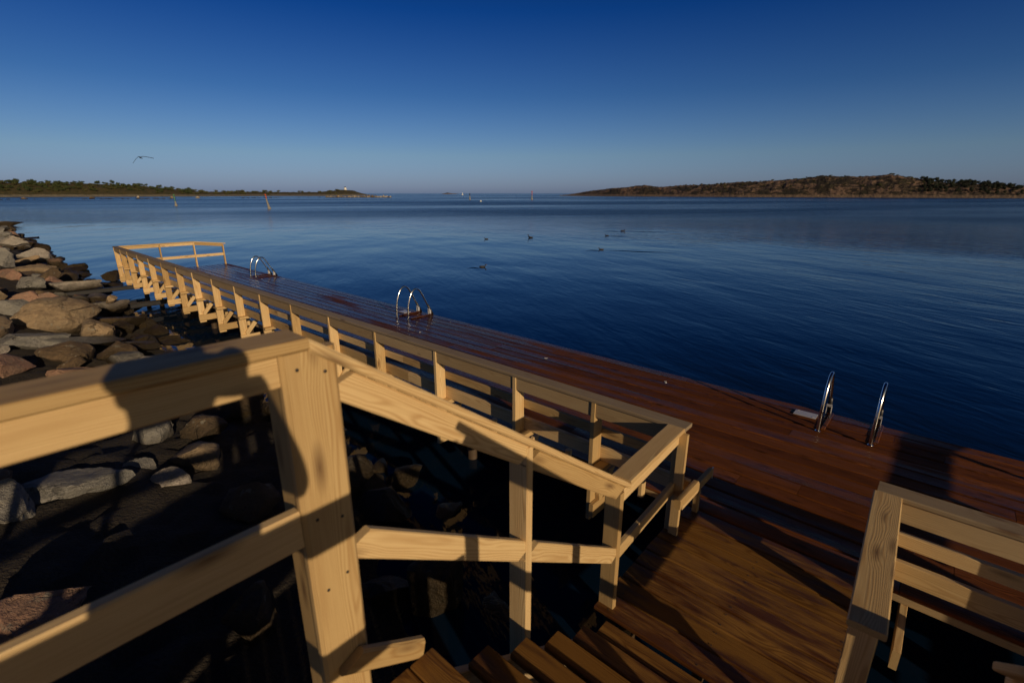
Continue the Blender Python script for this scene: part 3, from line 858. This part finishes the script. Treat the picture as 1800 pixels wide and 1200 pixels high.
while cnt < 262 and tries < 14000:
    tries += 1
    far = rnd.random() < .55
    y = rnd.uniform(19, 62) if far else rnd.uniform(2.2, 22)
    if far and rnd.random() < .25: y = rnd.uniform(45, 98)
    e = shore_edge(y)
    x = e + .15 - abs(rnd.gauss(0, 1.7)) if rnd.random() < .6 else rnd.uniform(-1.8, e)
    if x < -2.2: continue
    if y < 10 and x < 1.8 and rnd.random() < .8: continue
    s = rnd.uniform(.45, 1.05) * (1 + min(y, 60) * .012)
    if x > e - .7: s *= .75
    r_ = s / 2
    if any((q.x - x) ** 2 + (q.y - y) ** 2 < ((rr + r_) * .60) ** 2 for q, rr in placed): continue
    z = ground_z(x, y) + s * .10
    kind = rnd.choice(kinds)
    if x > e - .6: kind = 'rock_brown'
    d = (s * rnd.uniform(.9, 1.5), s * rnd.uniform(.7, 1.0), s * rnd.uniform(.40, .68))
    rock((x, y, z), d, rnd.uniform(0, 6.28), (rnd.gauss(0, .18), rnd.gauss(0, .18)), kind, nm[kind], 'fill of loose boulders on the bank', 100 + cnt, 3, rnd.randint(8, 13), .2)
    placed.append((Vector((x, y, z)), r_)); cnt += 1

# ------------------------------------------------------------------ distant shores
def interp(tab, u):
    for (a, b), (c, d) in zip(tab, tab[1:]):
        if u <= c:
            t = (u - a) / (c - a); return b + (d - b) * max(0, min(1, t))
    return tab[-1][1]
def shore_land(name, sky, shore, u0, u1, du, depth, mat, rough, seed, prof, rows=26, z_min=-2.0):
    """a real hill: its outline is read as heights at its own distance, then given depth and relief"""
    us = frange(u0, u1, du); verts = []; faces = []
    for i, u in enumerate(us):
        p0, _ = ground(u, interp(shore, u), SEA)
        D0 = math.hypot(p0.x, p0.y); az = math.atan2(p0.x, p0.y)
        top, _ = far_pt(u, interp(sky, u), D0 + depth * .45)
        ht = max(top.z - SEA, .3)
        for j in range(rows):
            t = j / (rows - 1)
            D = D0 - 6 + (depth + 6) * t
            s = prof(t)
            x, y = D * math.sin(az), D * math.cos(az)
            n = mnoise.noise((x * .02 + seed, y * .02, 0)) * .5 + mnoise.noise((x * .07 + seed, y * .07, 3)) * .35 + mnoise.noise((x * .2 + seed, y * .2, 7)) * .22
            z = SEA - .5 + (ht + .5) * s * (1 + rough * n * (0.35 if .35 < t < .6 else 1)) if t > 0 else z_min
            rg_ = 1 - abs(mnoise.noise((x * .045 + seed, y * .045, 11))) * 2
            z += rough * min(1, s * 2.5) * (3.2 * mnoise.noise((x * .22 + seed, y * .22, 5)) + 2.2 * mnoise.noise((x * .5 + seed, y * .5, 8)) + 5.0 * rough * (rg_ - .5) + 3.0 * rough * mnoise.noise((x * .12, y * .12, 21)))
            verts.append((x, y, z))
    nr = rows
    for i in range(len(us) - 1):
        for j in range(nr - 1):
            faces.append((i * nr + j, (i + 1) * nr + j, (i + 1) * nr + j + 1, i * nr + j + 1))
    me = bpy.data.meshes.new(name); me.from_pydata(verts, [], faces); me.materials.append(mat)
    me.polygons.foreach_set('use_smooth', [True] * len(faces)); me.update()
    o = bpy.data.objects.new(name, me); COL.objects.link(o)
    return tag(o, kind='structure')
HS_SKY = [(-160, 318), (0, 321), (75, 323.5), (160, 323), (240, 326), (300, 331.5), (350, 337), (440, 337.5), (500, 338), (560, 338), (590, 334.8), (606, 333.8), (622, 335.6), (634, 339.5), (648, 342.6), (662, 343.6)]
HS_SH = [(-160, 347), (0, 346.6), (300, 345.4), (480, 344.6), (560, 344.6), (662, 344)]
hill = lambda t: (1 - (1 - min(t / .45, 1)) ** 1.6) if t < .45 else max(0.0, 1 - ((t - .45) / .55) ** 2)
shore_land('left_headland', HS_SKY, HS_SH, -160, 662, 2.0, 200, M['head'], .22, 3.1, hill)
IS_SKY = [(984, 344), (1000, 342.4), (1020, 339), (1040, 335.5), (1075, 331), (1100, 330), (1130, 325.5), (1160, 329.5), (1200, 325.5), (1250, 325), (1300, 320.5), (1350, 318), (1400, 314.5), (1450, 310), (1480, 310.5), (1500, 311.5), (1550, 307.5), (1572, 308), (1600, 313.5), (1650, 320.5), (1700, 323.5), (1750, 327.5), (1800, 330), (1960, 330)]
IS_SH = [(984, 344.3), (1100, 345.2), (1300, 346.4), (1500, 347.2), (1800, 348.6), (1960, 349.5)]
shore_land('right_island', IS_SKY, IS_SH, 984, 1960, 1.6, 170, M['isle'], .30, 9.4, hill, 34)
SK_SKY = [(776, 341.2), (781, 340.0), (787, 338.6), (792, 339.9), (800, 340.4), (806, 341.2)]
shore_land('skerry', SK_SKY, [(776, 341.3), (806, 341.3)], 776, 806, 1.5, 60, M['isle'], .2, 5.0, hill, 10)

# trees and bushes: five grown prototypes, copied one by one
def tree_mesh(name, seed, h, w, n, leaf, mats, lumps=6, trunk=True, flat=1.0):
    rn = random.Random(seed); mb = MB()
    if trunk:
        mb.tube([(0, 0, -.6), (rn.uniform(-.1, .1), 0, h * .3), (rn.uniform(-.3, .3), rn.uniform(-.3, .3), h * .75)], [h * .03, h * .022, h * .008], 7, 1)
        for k in range(4):
            an = rn.uniform(0, 6.28); z0 = h * rn.uniform(.25, .6)
            mb.tube([(0, 0, z0), (math.cos(an) * w * .3, math.sin(an) * w * .3, z0 + h * .2)], [h * .012, h * .004], 5, 1)
    L = [(rn.uniform(-.35, .35) * w, rn.uniform(-.35, .35) * w, h * rn.uniform(.35, .8), rn.uniform(.22, .42)) for _ in range(lumps)]
    for k in range(n):
        cx, cy, cz, r = rn.choice(L)
        d = Vector((rn.gauss(0, 1), rn.gauss(0, 1), rn.gauss(0, 1))).normalized() * (rn.random() ** .4)
        p = Vector((cx + d.x * r * w, cy + d.y * r * w, max(.05 * h, cz + d.z * r * h * .75 * flat)))
        nrm = (d + Vector((rn.gauss(0, .5), rn.gauss(0, .5), rn.gauss(0, .5) + .3))).normalized()
        e1 = nrm.orthogonal().normalized(); e2 = nrm.cross(e1)
        an = rn.uniform(0, 6.28); e1, e2 = e1 * math.cos(an) + e2 * math.sin(an), e2 * math.cos(an) - e1 * math.sin(an)
        s = leaf * rn.uniform(.6, 1.3)
        mb._add([p - e1 * s, p + e2 * s * .6 + nrm * s * .2, p + e1 * s, p - e2 * s * .6 + nrm * s * .2], [(0, 1, 2, 3)], None, rn.random(), 0)
    o = mb.build(name, mats)
    return o
protoA = [tree_mesh('broadleaf_tree', 40 + k, 8.0 + k, 10.5, 480, .75, [M['leaf'], M['bark']], 7) for k in range(3)]
protoB = [tree_mesh('shrub', 60 + k, 4.0, 7.5, 300, .6, [M['leaf_olive'], M['bark']], 6, True, .8) for k in range(2)]
protoC = [tree_mesh('pine_tree', 80 + k, 9.0 + k, 9.0, 480, .75, [M['leaf_dark'], M['bark']], 6) for k in range(3)]
dg = bpy.context.evaluated_depsgraph_get
def hit_z(names, x, y):
    best = None
    for nm_ in names:
        o = bpy.data.objects[nm_]
        ok, loc, no, idx = o.ray_cast(Vector((x, y, 400)), Vector((0, 0, -1)))
        if ok and (best is None or loc.z > best): best = loc.z
    return best
bpy.context.view_layer.update()
first = set()
def plant(proto, x, y, z, s, label, cat, group):
    o = proto if proto.name not in first else proto.copy()
    if o is proto: first.add(proto.name)
    else: COL.objects.link(o)
    o.location = (x, y, z); o.rotation_euler = (0, 0, rnd.uniform(0, 6.28)); o.scale = (s, s, s * rnd.uniform(.85, 1.15))
    tag(o, label, cat, group)
rnd = random.Random(21)
def scatter(n, u0, u1, dep, protos, label, cat, group, sc, land, shore_tab, dens=lambda u: 1):
    k = 0; tr = 0
    while k < n and tr < n * 20:
        tr += 1
        u = rnd.uniform(u0, u1)
        if rnd.random() > dens(u): continue
        p0, _ = ground(u, interp(shore_tab, u), SEA); D0 = math.hypot(p0.x, p0.y); az = math.atan2(p0.x, p0.y)
        D = D0 + rnd.uniform(*dep)
        x, y = D * math.sin(az), D * math.cos(az)
        z = hit_z([land], x, y)
        if z is None or z < SEA + .8: continue
        plant(rnd.choice(protos), x, y, z - .3, rnd.uniform(*sc), label, cat, group); k += 1
scatter(170, -120, 340, (20, 90), protoA, 'dark green broadleaf tree of the thicket on the left headland', 'tree', 'trees on the left headland', (.30, .58), 'left_headland', HS_SH, lambda u: 1 if u < 190 else .55)
scatter(190, -60, 600, (14, 85), protoB, 'low olive shrub on the left headland', 'shrub', 'shrubs on the left headland', (.4, .9), 'left_headland', HS_SH, lambda u: 1 if u < 480 else .5)
scatter(270, 1610, 1940, (8, 85), protoC, 'dark pine in the wood at the right end of the island', 'tree', 'pines on the island', (.24, .44), 'right_island', IS_SH)
scatter(100, 1180, 1640, (12, 85), protoB, 'dark scrub bush on the slope of the island', 'shrub', 'shrubs on the island', (.18, .5), 'right_island', IS_SH)

# line of boulders and the breakwater in front of the headland
BW = [(-40, 351.3), (110, 350.6), (300, 349.5), (420, 348.3), (560, 347.3), (783, 347.0)]
bwm = [rock_mesh(700 + k, 2, (1, 1, 1), 6, .2) for k in range(6)]
for k, me in enumerate(bwm): me.materials.append(M[('rock_brown', 'rock_pale', 'rock_brown', 'rock_tan', 'rock_grey', 'rock_brown')[k]])
def far_stone(u, v, w_, h_, mi, label, group):
    p, t = ground(u, v, SEA)
    o = bpy.data.objects.new('breakwater_stone', bwm[mi]); COL.objects.link(o)
    o.location = (p.x, p.y, SEA + h_ * .15); o.scale = (w_, w_ * .8, h_); o.rotation_euler = (0, 0, rnd.uniform(0, 6.28))
    tag(o, label, 'stone', group)
for k in range(175):
    u = 575 + 208 * (k / 175) if k < 95 else rnd.choice((rnd.uniform(-20, 112), rnd.uniform(140, 200), rnd.uniform(215, 320), rnd.uniform(240, 320), rnd.uniform(418, 575), rnd.uniform(418, 575)))
    v = interp(BW, u) + rnd.uniform(-.25, .25)
    s = rnd.uniform(1.6, 3.4) if k < 95 else rnd.uniform(1.2, 3.2)
    h = s * (.75 if k < 95 else .30) * (1.5 if (k < 95 and rnd.random() < .2) else 1)
    if k < 95:
        far_stone(u, v, s, h * (1 - .35 * max(0, (u - 700) / 83)), rnd.choice((1, 3, 1, 4, 0, 5)), 'pale stone of the breakwater below the white beacon', 'stones of the breakwater')
    else:
        far_stone(u, v, s, h, rnd.choice((0, 2, 5, 5)), 'dark low stone in the line of rocks before the left headland', 'line of low rocks off the headland')
for (u, v, w_, h_, mi, lab) in ((243, 348.5, 4.2, 3.4, 1, 'pale tan boulder standing up from the line of low rocks'), (302, 349, 5.2, 3.6, 3, 'wide tan boulder just left of the green-topped beacon'), (347, 348.6, 4.4, 2.6, 1, 'lone yellowish boulder right of the green-topped beacon'), (43, 350.4, 5.5, 2.4, 3, 'reddish flat boulder at the left end of the rock line'), (163, 349.6, 5.0, 2.0, 0, 'brown flat boulder left of the pale tan one')):
    far_stone(u, v, w_, h_, mi, lab, 'larger boulders in the line of rocks')

# ------------------------------------------------------------------ beacons, buoys, boat, cairn
p, t = ground(607, 344, SEA); D = math.hypot(p.x, p.y) + 85
c, t = far_pt(607, 333.4, D)
cz = hit_z(['left_headland'], c.x, c.y); cz = (cz if cz else c.z) - .3
root = thing('white_beacon', (c.x, c.y, cz), 'small white conical beacon on the bare knoll of the headland', 'beacon')
k = D / 853. * 1.15
mb = MB(); mb.lathe((c.x, c.y, cz), [(2.9 * k, 0), (2.7 * k, .8 * k), (1.35 * k, 6.2 * k), (1.35 * k, 6.4 * k)], 18); mb.build('tower', M['white'], root)
mb = MB(); mb.lathe((c.x, c.y, cz + 6.42 * k), [(1.3 * k, 0), (1.2 * k, .6 * k), (.2 * k, 1.3 * k)], 12); mb.build('cap', M['black'], root)

def beacon(u, v, htpx, label, top, lean=(0, 0), w=2.2, base=.45):
    p, t = ground(u, v, SEA); k = t / FPX * 1.02
    root = thing('sea_mark', (p.x, p.y, SEA), label, 'sea mark', 'sea marks in the sound')
    H = htpx * k
    mb = MB(); mb.lathe((p.x, p.y, SEA - .5), [(w * k * 1.2, 0), (w * k * 1.15, .5 + H * .12), (w * k * .8, .5 + H * .13), (w * k * .42, .5 + H * base)], 12, 0, True, lean); mb.build('base_cone', M['grey_stone'], root)
    mb = MB(); mb.tube([(p.x + lean[0] * H * base, p.y + lean[1] * H * base, SEA + H * base - .1), (p.x + lean[0] * H, p.y + lean[1] * H, SEA + H)], [w * k * .38, w * k * .30], 10); mb.build('pole', M[top], root)
    mb = MB(); mb.lathe((p.x + lean[0] * H, p.y + lean[1] * H, SEA + H), [(w * k * .33, 0), (w * k * .62, .10 * k), (w * k * .60, 2.1 * k), (w * k * .1, 2.3 * k)], 10, 0, True, lean); mb.build('top_mark', M[top], root)
Rv = Vector((_ch, -_sh))
beacon(310, 362, 17, 'pale stone sea mark with a green pole near the left headland', 'green_paint', (-.05 * Rv.x, -.05 * Rv.y), 2.0)
beacon(474.5, 367, 22, 'leaning sea mark with an orange-red top near the breakwater', 'red_paint', (-.20 * Rv.x, -.20 * Rv.y), 2.3, .8)
beacon(826, 351, 8, 'small thin grey sea mark out on the horizon', 'black', (0, 0), 1.4, .75)
beacon(935, 351, 12, 'small sea mark with a red pole out on the horizon', 'red_paint', (0, 0), 1.5, .6)
p, t = ground(845, 354.6, SEA)
root = thing('mooring_buoy', (p.x, p.y, SEA), 'round white buoy floating in the middle of the sound', 'buoy')
mb = MB(); r_ = 1.7 * t / FPX
mb.lathe((p.x, p.y, SEA - r_ * .5), [(.1 * r_, 0), (.7 * r_, .2 * r_), (r_, .9 * r_), (.75 * r_, 1.6 * r_), (.15 * r_, 2.0 * r_)], 14); mb.build('float', M['white'], root)
mb = MB(); mb.tube([(p.x, p.y, SEA + 1.5 * r_), (p.x, p.y, SEA + 1.9 * r_)], .12 * r_, 8); mb.build('ring', M['dark_steel'], root)
p, t = ground(813, 343.0, SEA); k = t / FPX
root = thing('sailing_boat', (p.x, p.y, SEA), 'tiny white sailing boat far out by the skerry', 'boat')
mb = MB(); mb.tube([(p.x - 2.2 * k * Rv.x, p.y - 2.2 * k * Rv.y, SEA + .45 * k), (p.x - k * Rv.x, p.y - k * Rv.y, SEA + .2 * k), (p.x + k * Rv.x, p.y + k * Rv.y, SEA + .2 * k), (p.x + 2 * k * Rv.x, p.y + 2 * k * Rv.y, SEA + .35 * k)], [.1 * k, .45 * k, .45 * k, .15 * k], 8); mb.build('hull', M['white'], root)
mb = MB(); mb._add([(p.x - .9 * k * Rv.x, p.y - .9 * k * Rv.y, SEA + .8 * k), (p.x + 1.0 * k * Rv.x, p.y + 1.0 * k * Rv.y, SEA + .8 * k), (p.x + .1 * k, p.y, SEA + 4.6 * k), (p.x - .1 * k, p.y + .15 * k, SEA + 1.5 * k)], [(0, 1, 2), (0, 2, 3), (0, 3, 1), (1, 3, 2)]); mb.build('sail', M['white'], root)
mb = MB(); mb.tube([(p.x, p.y, SEA + .3 * k), (p.x, p.y, SEA + 5 * k)], .08 * k, 6); mb.build('mast', M['zinc'], root)

def house(u, vb, wpx, hpx, dD, wall, roof, label, cat='house', group='houses on the island', yaw=0.0, chim=True):
    p0, _ = ground(u, interp(IS_SH, u), SEA); D = math.hypot(p0.x, p0.y) + dD
    c, t = far_pt(u, vb, D); k = t / FPX
    z = hit_z(['right_island'], c.x, c.y)
    z = c.z if z is None else max(min(z, c.z), c.z - 2.5)
    az = math.atan2(c.x, c.y)
    Rr = Vector((math.cos(az + yaw), -math.sin(az + yaw), 0)); Fr = Vector((math.sin(az + yaw), math.cos(az + yaw), 0))
    W = wpx * k; Hh = hpx * k; Dp = W * .7
    root = thing('house', (c.x, c.y, z), label, cat, group)
    B = Vector((c.x, c.y, z))
    P = lambda a, b, h: B + Rr * a + Fr * b + Vector((0, 0, h))
    hw, hd = W / 2, Dp / 2; e = Hh * .55
    base = c.z - z
    e += base; top = Hh + base
    mb = MB(); mb._add([P(-hw, -hd, -2), P(hw, -hd, -2), P(hw, hd, -2), P(-hw, hd, -2), P(-hw, -hd, e), P(hw, -hd, e), P(hw, hd, e), P(-hw, hd, e), P(-hw, 0, top), P(hw, 0, top)],
        [(0, 1, 5, 4), (2, 3, 7, 6), (1, 2, 6, 9, 5), (3, 0, 4, 8, 7), (4, 5, 9, 8), (6, 7, 8, 9)]); mb.build('wall', M[wall], root)
    o_ = .06 * W; th = .05 * Hh
    mb = MB()
    for s in (-1, 1):
        a, b = P(-hw - o_, s * (hd + o_), e - .08 * Hh), P(hw + o_, s * (hd + o_), e - .08 * Hh)
        c1, d1 = P(hw + o_, 0, top + .02), P(-hw - o_, 0, top + .02)
        up = Vector((0, 0, th + .05))
        mb._add([a, b, c1, d1, a + up, b + up, c1 + up, d1 + up], [(0, 1, 2, 3), (4, 7, 6, 5), (0, 4, 5, 1), (1, 5, 6, 2), (2, 6, 7, 3), (3, 7, 4, 0)])
    mb.build('roof', M[roof], root)
    for s in (-.5, .1, .6):
        m_ = MB(); q = [P(hw * s - .08 * W, -hd - .03, base + e * .0 + .25 * Hh), P(hw * s + .08 * W, -hd - .03, base + .25 * Hh), P(hw * s + .08 * W, -hd - .03, base + .45 * Hh), P(hw * s - .08 * W, -hd - .03, base + .45 * Hh)]
        m_._add(q + [v_ + Fr * .05 for v_ in q], [(0, 1, 2, 3), (7, 6, 5, 4), (0, 4, 5, 1), (1, 5, 6, 2), (2, 6, 7, 3), (3, 7, 4, 0)]); m_.build('window', M['window'], root)
    if chim:
        a = P(hw * .3, 0, top); s = .05 * W
        mb = MB(); mb.box(a.x - s, a.x + s, a.y - s, a.y + s, a.z - .1, a.z + .22 * Hh); mb.build('chimney', M['grey_stone'], root)
house(1768, 331, 6.5, 5.5, 70, 'white', 'roof_dark', 'white house at the right end of the wooded island shore', yaw=.9)
house(1700, 334.6, 14, 4.2, 55, 'house_red', 'roof_dark', 'long dark red house among the pines')
house(1723.5, 339, 5.5, 2.8, 30, 'white', 'roof_dark', 'small white boathouse near the waterline among the pines', yaw=.4, chim=False)
house(1667, 333, 4.5, 2.4, 50, 'grey_stone', 'roof_dark', 'small grey cabin at the left end of the pine wood', chim=False)
house(1738, 339, 9, 3.2, 40, 'house_red', 'roof_red', 'low brown cabin right of the white boathouse', chim=False)
house(1126, 336.5, 2.2, 2.6, 30, 'white', 'roof_dark', 'tiny white hut on the grassy hollow of the island, nearer the water', yaw=.5, chim=False)
house(1137.5, 332.5, 2.2, 2.4, 45, 'white', 'roof_dark', 'tiny white hut on the island, higher on the slope', yaw=.5, chim=False)

# ------------------------------------------------------------------ ducks and gull
def duck(u, v, head, L, label, seed, rear=0.0):
    p, t = ground(u, v, SEA)
    az = math.atan2(p.x, p.y)
    f = Vector((math.cos(az) * math.cos(head) + math.sin(az) * math.sin(head), -math.sin(az) * math.cos(head) + math.cos(az) * math.sin(head), 0))
    root = thing('duck', (p.x, p.y, SEA), label, 'duck', 'ducks on the water')
    q = lambda a, z: Vector((p.x, p.y, SEA)) + f * a * L + Vector((0, 0, (z + max(0, a) * rear) * L))
    mb = MB()
    mb.tube([q(-.62, .17), q(-.5, .13), q(-.32, .08), q(0, .06), q(.28, .07), q(.42, .12), q(.46, .20), q(.46, .29), q(.49, .37), q(.57, .40), q(.64, .385), q(.67, .37)],
            [.015 * L, .07 * L, .15 * L, .19 * L, .17 * L, .11 * L, .075 * L, .062 * L, .085 * L, .09 * L, .06 * L, .03 * L], 12)
    mb.build('body', M['bird_dark'], root)
    mb = MB(); mb.tube([q(.66, .375), q(.74, .36), q(.81, .355)], [.035 * L, .026 * L, .012 * L], 8); mb.build('beak', M['beak'], root)
    sd = Vector((-f.y, f.x, 0))
    for s in (-1, 1):
        mb = MB(); mb.tube([q(.22, .13) + sd * s * .155 * L, q(-.1, .16) + sd * s * .165 * L, q(-.45, .17) + sd * s * .06 * L], [.03 * L, .07 * L, .012 * L], 8); mb.build('wing', M['bird_grey'], root)
duck(855, 420.5, 3.0, 0.29, 'dark duck with spread wake, leftmost of the far row', 1)
duck(932.5, 418, 2.7, .42, 'dark duck sitting upright, second in the far row', 2, .35)
duck(1067, 414.5, 2.9, 0.31, 'dark duck left of the farthest one', 3)
duck(1094.5, 406.3, .1, .40, 'farthest dark duck on the right of the flock', 4)
duck(1057, 439, 3.4, 0.31, 'dark duck nearer by, trailing a long thin wake', 5)
duck(848, 469.5, .15, 0.31, 'nearest dark duck, left of the flock, with a dark trail', 6)
# wakes: low ridges of real water
def wake(u, v, dirs, label):
    p, t = ground(u, v, SEA); az = math.atan2(p.x, p.y)
    mb = MB()
    for (hd_, ln, wd) in dirs:
        f = Vector((math.cos(az) * math.cos(hd_) + math.sin(az) * math.sin(hd_), -math.sin(az) * math.cos(hd_) + math.cos(az) * math.sin(hd_), 0)); s = Vector((-f.y, f.x, 0))
        v_, fc = [], []
        n = 14
        for i in range(n + 1):
            q = i / n; c = Vector((p.x, p.y, SEA)) + f * ln * q + s * .1 * math.sin(q * 9)
            hh = .035 * math.sin(math.pi * min(1, q * 1.02 + .02)) * (1 - q * .5)
            for o_, hz in ((-1, -.004), (-.5, hh * .6), (0, hh), (.5, hh * .6), (1, -.004)):
                x_ = c + s * o_ * wd; v_.append((x_.x, x_.y, x_.z + hz))
        for i in range(n):
            for j in range(4): fc.append((i * 5 + j, i * 5 + j + 1, i * 5 + 5 + j + 1, i * 5 + 5 + j))
        mb._add(v_, fc, None, 0, 0, True)
    o = mb.build('wake', M['water'], None, loc=(p.x, p.y, SEA)); tag(o, label, 'wake', 'wakes of the ducks')
wake(1057, 440, [(-.12, 5.5, .10), (3.5, 1.3, .09)], 'thin wake trailing right behind the nearer duck')
wake(1094, 407, [(.02, 6.0, .14), (3.1, 2.2, .14)], 'thin wake beside the farthest duck')
wake(846, 471, [(3.14, .8, .10)], 'short dark trail left of the nearest duck')
wake(1067, 415, [(.0, 2.2, .10)], 'short wake right of the duck beside the farthest one')

c, t = far_pt(247, 277, 32.0); k = t / FPX
az = math.atan2(c.x, c.y)
Rg = Vector((math.cos(az), -math.sin(az), 0)); Fg = Vector((math.sin(az), math.cos(az), 0)); Zg = Vector((0, 0, 1))
root = thing('gull', c, 'dark gull in flight with bent wings against the sky at left', 'bird')
G = lambda x, y, d: c + Rg * (x - 247) * k + Zg * (277 - y) * k + Fg * d * k
mb = MB(); mb.tube([G(250.2, 278.6, -6), G(248.6, 278.4, -4.5), G(247.3, 277.6, -2), G(246, 276.6, 1), G(245.4, 276.0, 3), G(244.9, 275.9, 4.6)], [.2 * k, .6 * k, 1.15 * k, 1.1 * k, .8 * k, .5 * k], 10); mb.build('body', M['bird_dark'], root)
mb = MB(); mb.tube([G(244.9, 275.9, 4.5), G(244.7, 276.0, 6)], [.35 * k, .08 * k], 6); mb.build('beak', M['beak'], root)
def wing(pts, parent):
    mb = MB(); v_, fc = [], []
    for (x, y, ch_) in pts:
        for d, z in ((ch_ * .5, .0), (0, .42), (-ch_ * .5, 0), (0, -.42)):
            v_.append(G(x, y - z, d + 0.5))
    for i in range(len(pts) - 1):
        for j in range(4): fc.append((i * 4 + j, i * 4 + (j + 1) % 4, i * 4 + 4 + (j + 1) % 4, i * 4 + 4 + j))
    fc.append((3, 2, 1, 0)); n = (len(pts) - 1) * 4; fc.append((n, n + 1, n + 2, n + 3))
    mb._add(v_, fc, None, 0, 0, True); mb.build('wing', M['bird_dark'], parent)
wing([(246.3, 276.8, 4), (244.6, 275.4, 4.2), (242.2, 277.4, 4.0), (239.8, 279.8, 3.4), (237.4, 283.0, 2.2), (234.4, 287.2, .4)], root)
wing([(246.6, 276.9, 4), (248.2, 275.4, 4.2), (251.5, 275.2, 4.0), (256, 275.6, 3.4), (261, 276.6, 2.0), (266, 277.6, .4)], root)

# ------------------------------------------------------------------ the photographer, standing on the platform behind the camera (casts the shadow on the railing)
FW = Vector((_sh, _ch, 0)).normalized(); RT = Vector((_ch, -_sh, 0))
def PP(f, r, z): return FW * f + RT * r + Vector((0, 0, z))
ph = thing('person', PP(-.30, 0, PZ), 'standing person in a navy jacket holding a camera up to the face', 'person')
nodes = {
 'pel': (PP(-.37, -.02, 1.98), .150), 'spine': (PP(-.36, -.02, 2.22), .150), 'chest': (PP(-.33, -.02, 2.47), .172), 'neck': (PP(-.28, -.02, 2.66), .062), 'jaw': (PP(-.245, -.02, 2.76), .082), 'head': (PP(-.255, -.02, 2.85), .100), 'crown': (PP(-.265, -.02, 2.925), .070),
 'shL': (PP(-.31, -.20, 2.585), .072), 'elL': (PP(-.22, -.30, 2.44), .050), 'wrL': (PP(-.115, -.13, 2.71), .034), 'haL': (PP(-.085, -.085, 2.775), .040),
 'shR': (PP(-.31, .16, 2.585), .072), 'elR': (PP(-.24, .27, 2.50), .050), 'wrR': (PP(-.13, .13, 2.74), .034), 'haR': (PP(-.105, .085, 2.82), .040),
 'hipL': (PP(-.37, -.11, 1.88), .105), 'knL': (PP(-.34, -.14, 1.53), .070), 'anL': (PP(-.40, -.15, 1.16), .046), 'toL': (PP(-.24, -.17, 1.12), .040),
 'hipR': (PP(-.37, .07, 1.88), .105), 'knR': (PP(-.36, .11, 1.53), .070), 'anR': (PP(-.42, .12, 1.16), .046), 'toR': (PP(-.26, .14, 1.12), .040)}
edges = [('pel', 'spine'), ('spine', 'chest'), ('chest', 'neck'), ('neck', 'jaw'), ('jaw', 'head'), ('head', 'crown'), ('chest', 'shL'), ('shL', 'elL'), ('elL', 'wrL'), ('wrL', 'haL'), ('chest', 'shR'), ('shR', 'elR'), ('elR', 'wrR'), ('wrR', 'haR'), ('pel', 'hipL'), ('hipL', 'knL'), ('knL', 'anL'), ('anL', 'toL'), ('pel', 'hipR'), ('hipR', 'knR'), ('knR', 'anR'), ('anR', 'toR')]
keys = list(nodes); idx = {k_: i for i, k_ in enumerate(keys)}
me = bpy.data.meshes.new('body')
rootv = Vector(ph.location)
me.from_pydata([nodes[k_][0] - rootv for k_ in keys], [(idx[a], idx[b]) for a, b in edges], [])
bo = bpy.data.objects.new('body', me); COL.objects.link(bo); bo.parent = ph
sk = bo.modifiers.new('Skin', 'SKIN'); sk.use_smooth_shade = True
for i, k_ in enumerate(keys):
    sv = me.skin_vertices[0].data[i]; sv.radius = (nodes[k_][1],) * 2; sv.use_root = (k_ == 'pel')
ss = bo.modifiers.new('Subdivision', 'SUBSURF'); ss.levels = 2; ss.render_levels = 2
pm_, pt_, pb_ = nt('clothes_and_skin')
ge_ = N(pt_, 'ShaderNodeNewGeometry'); sz_ = N(pt_, 'ShaderNodeSeparateXYZ'); pt_.links.new(ge_.outputs['Position'], sz_.inputs[0])
cl = ramp(pt_, math_n(pt_, 'MULTIPLY_ADD', sz_.outputs[2], 1 / 1.9, -1.05 / 1.9), [(.0, (.02, .02, .02)), (.065, (.05, .05, .055)), (.46, (.05, .05, .055)), (.465, (.03, .04, .07)), (.835, (.03, .04, .07)), (.84, (.50, .30, .22))])
pt_.links.new(cl, pb_.inputs['Base Color']); pb_.inputs['Roughness'].default_value = .8
me.materials.append(pm_)
def blob(name, cpt, r, mat, sub=2, parent=ph):
    V, F = ICO[sub]; mb = MB()
    mb._add([cpt + FW * v.x * r[0] + RT * v.y * r[1] + Vector((0, 0, v.z * r[2])) for v in V], F, None, 0, 0, True)
    return mb.build(name, M[mat], parent)
blob('hair', PP(-.275, -.02, 2.905), (.105, .095, .085), 'hair', 3)
for s in (-1, 1):
    blob('ear', PP(-.255, -.02 + s * .094, 2.83), (.022, .012, .032), 'skin')
    base = PP(-.085, s * .085, 2.79)
    for q in range(5):
        mb = MB(); z0 = 2.80 - q * .017
        ln = (.035, .05, .055, .05, .042)[q]
        a_ = PP(-.10, s * .095, z0); b_ = PP(-.10 + ln * .8, s * .098, z0 + .003); c_ = PP(-.10 + ln * .9, s * (.098 - ln * .7), z0)
        mb.tube([a_, b_, c_], [.010, .009, .007], 8); mb.build('finger', M['skin'], ph)
cmr = thing('photo_camera', PP(-.10, 0, 2.80), 'black camera held up by the person', 'camera')
mb = MB(); v8 = [PP(f, r, z) for f in (-.135, -.075) for r in (-.07, .07) for z in (2.775, 2.875)]
mb._add(v8, [(0, 1, 3, 2), (4, 6, 7, 5), (0, 4, 5, 1), (2, 3, 7, 6), (0, 2, 6, 4), (1, 5, 7, 3)]); mb.build('camera_body', M['black'], cmr)
mb = MB(); mb.tube([PP(-.075, 0, 2.83), PP(-.04, 0, 2.83), PP(-.012, 0, 2.83)], [.036, .038, .040], 20); mb.build('lens', M['black'], cmr)
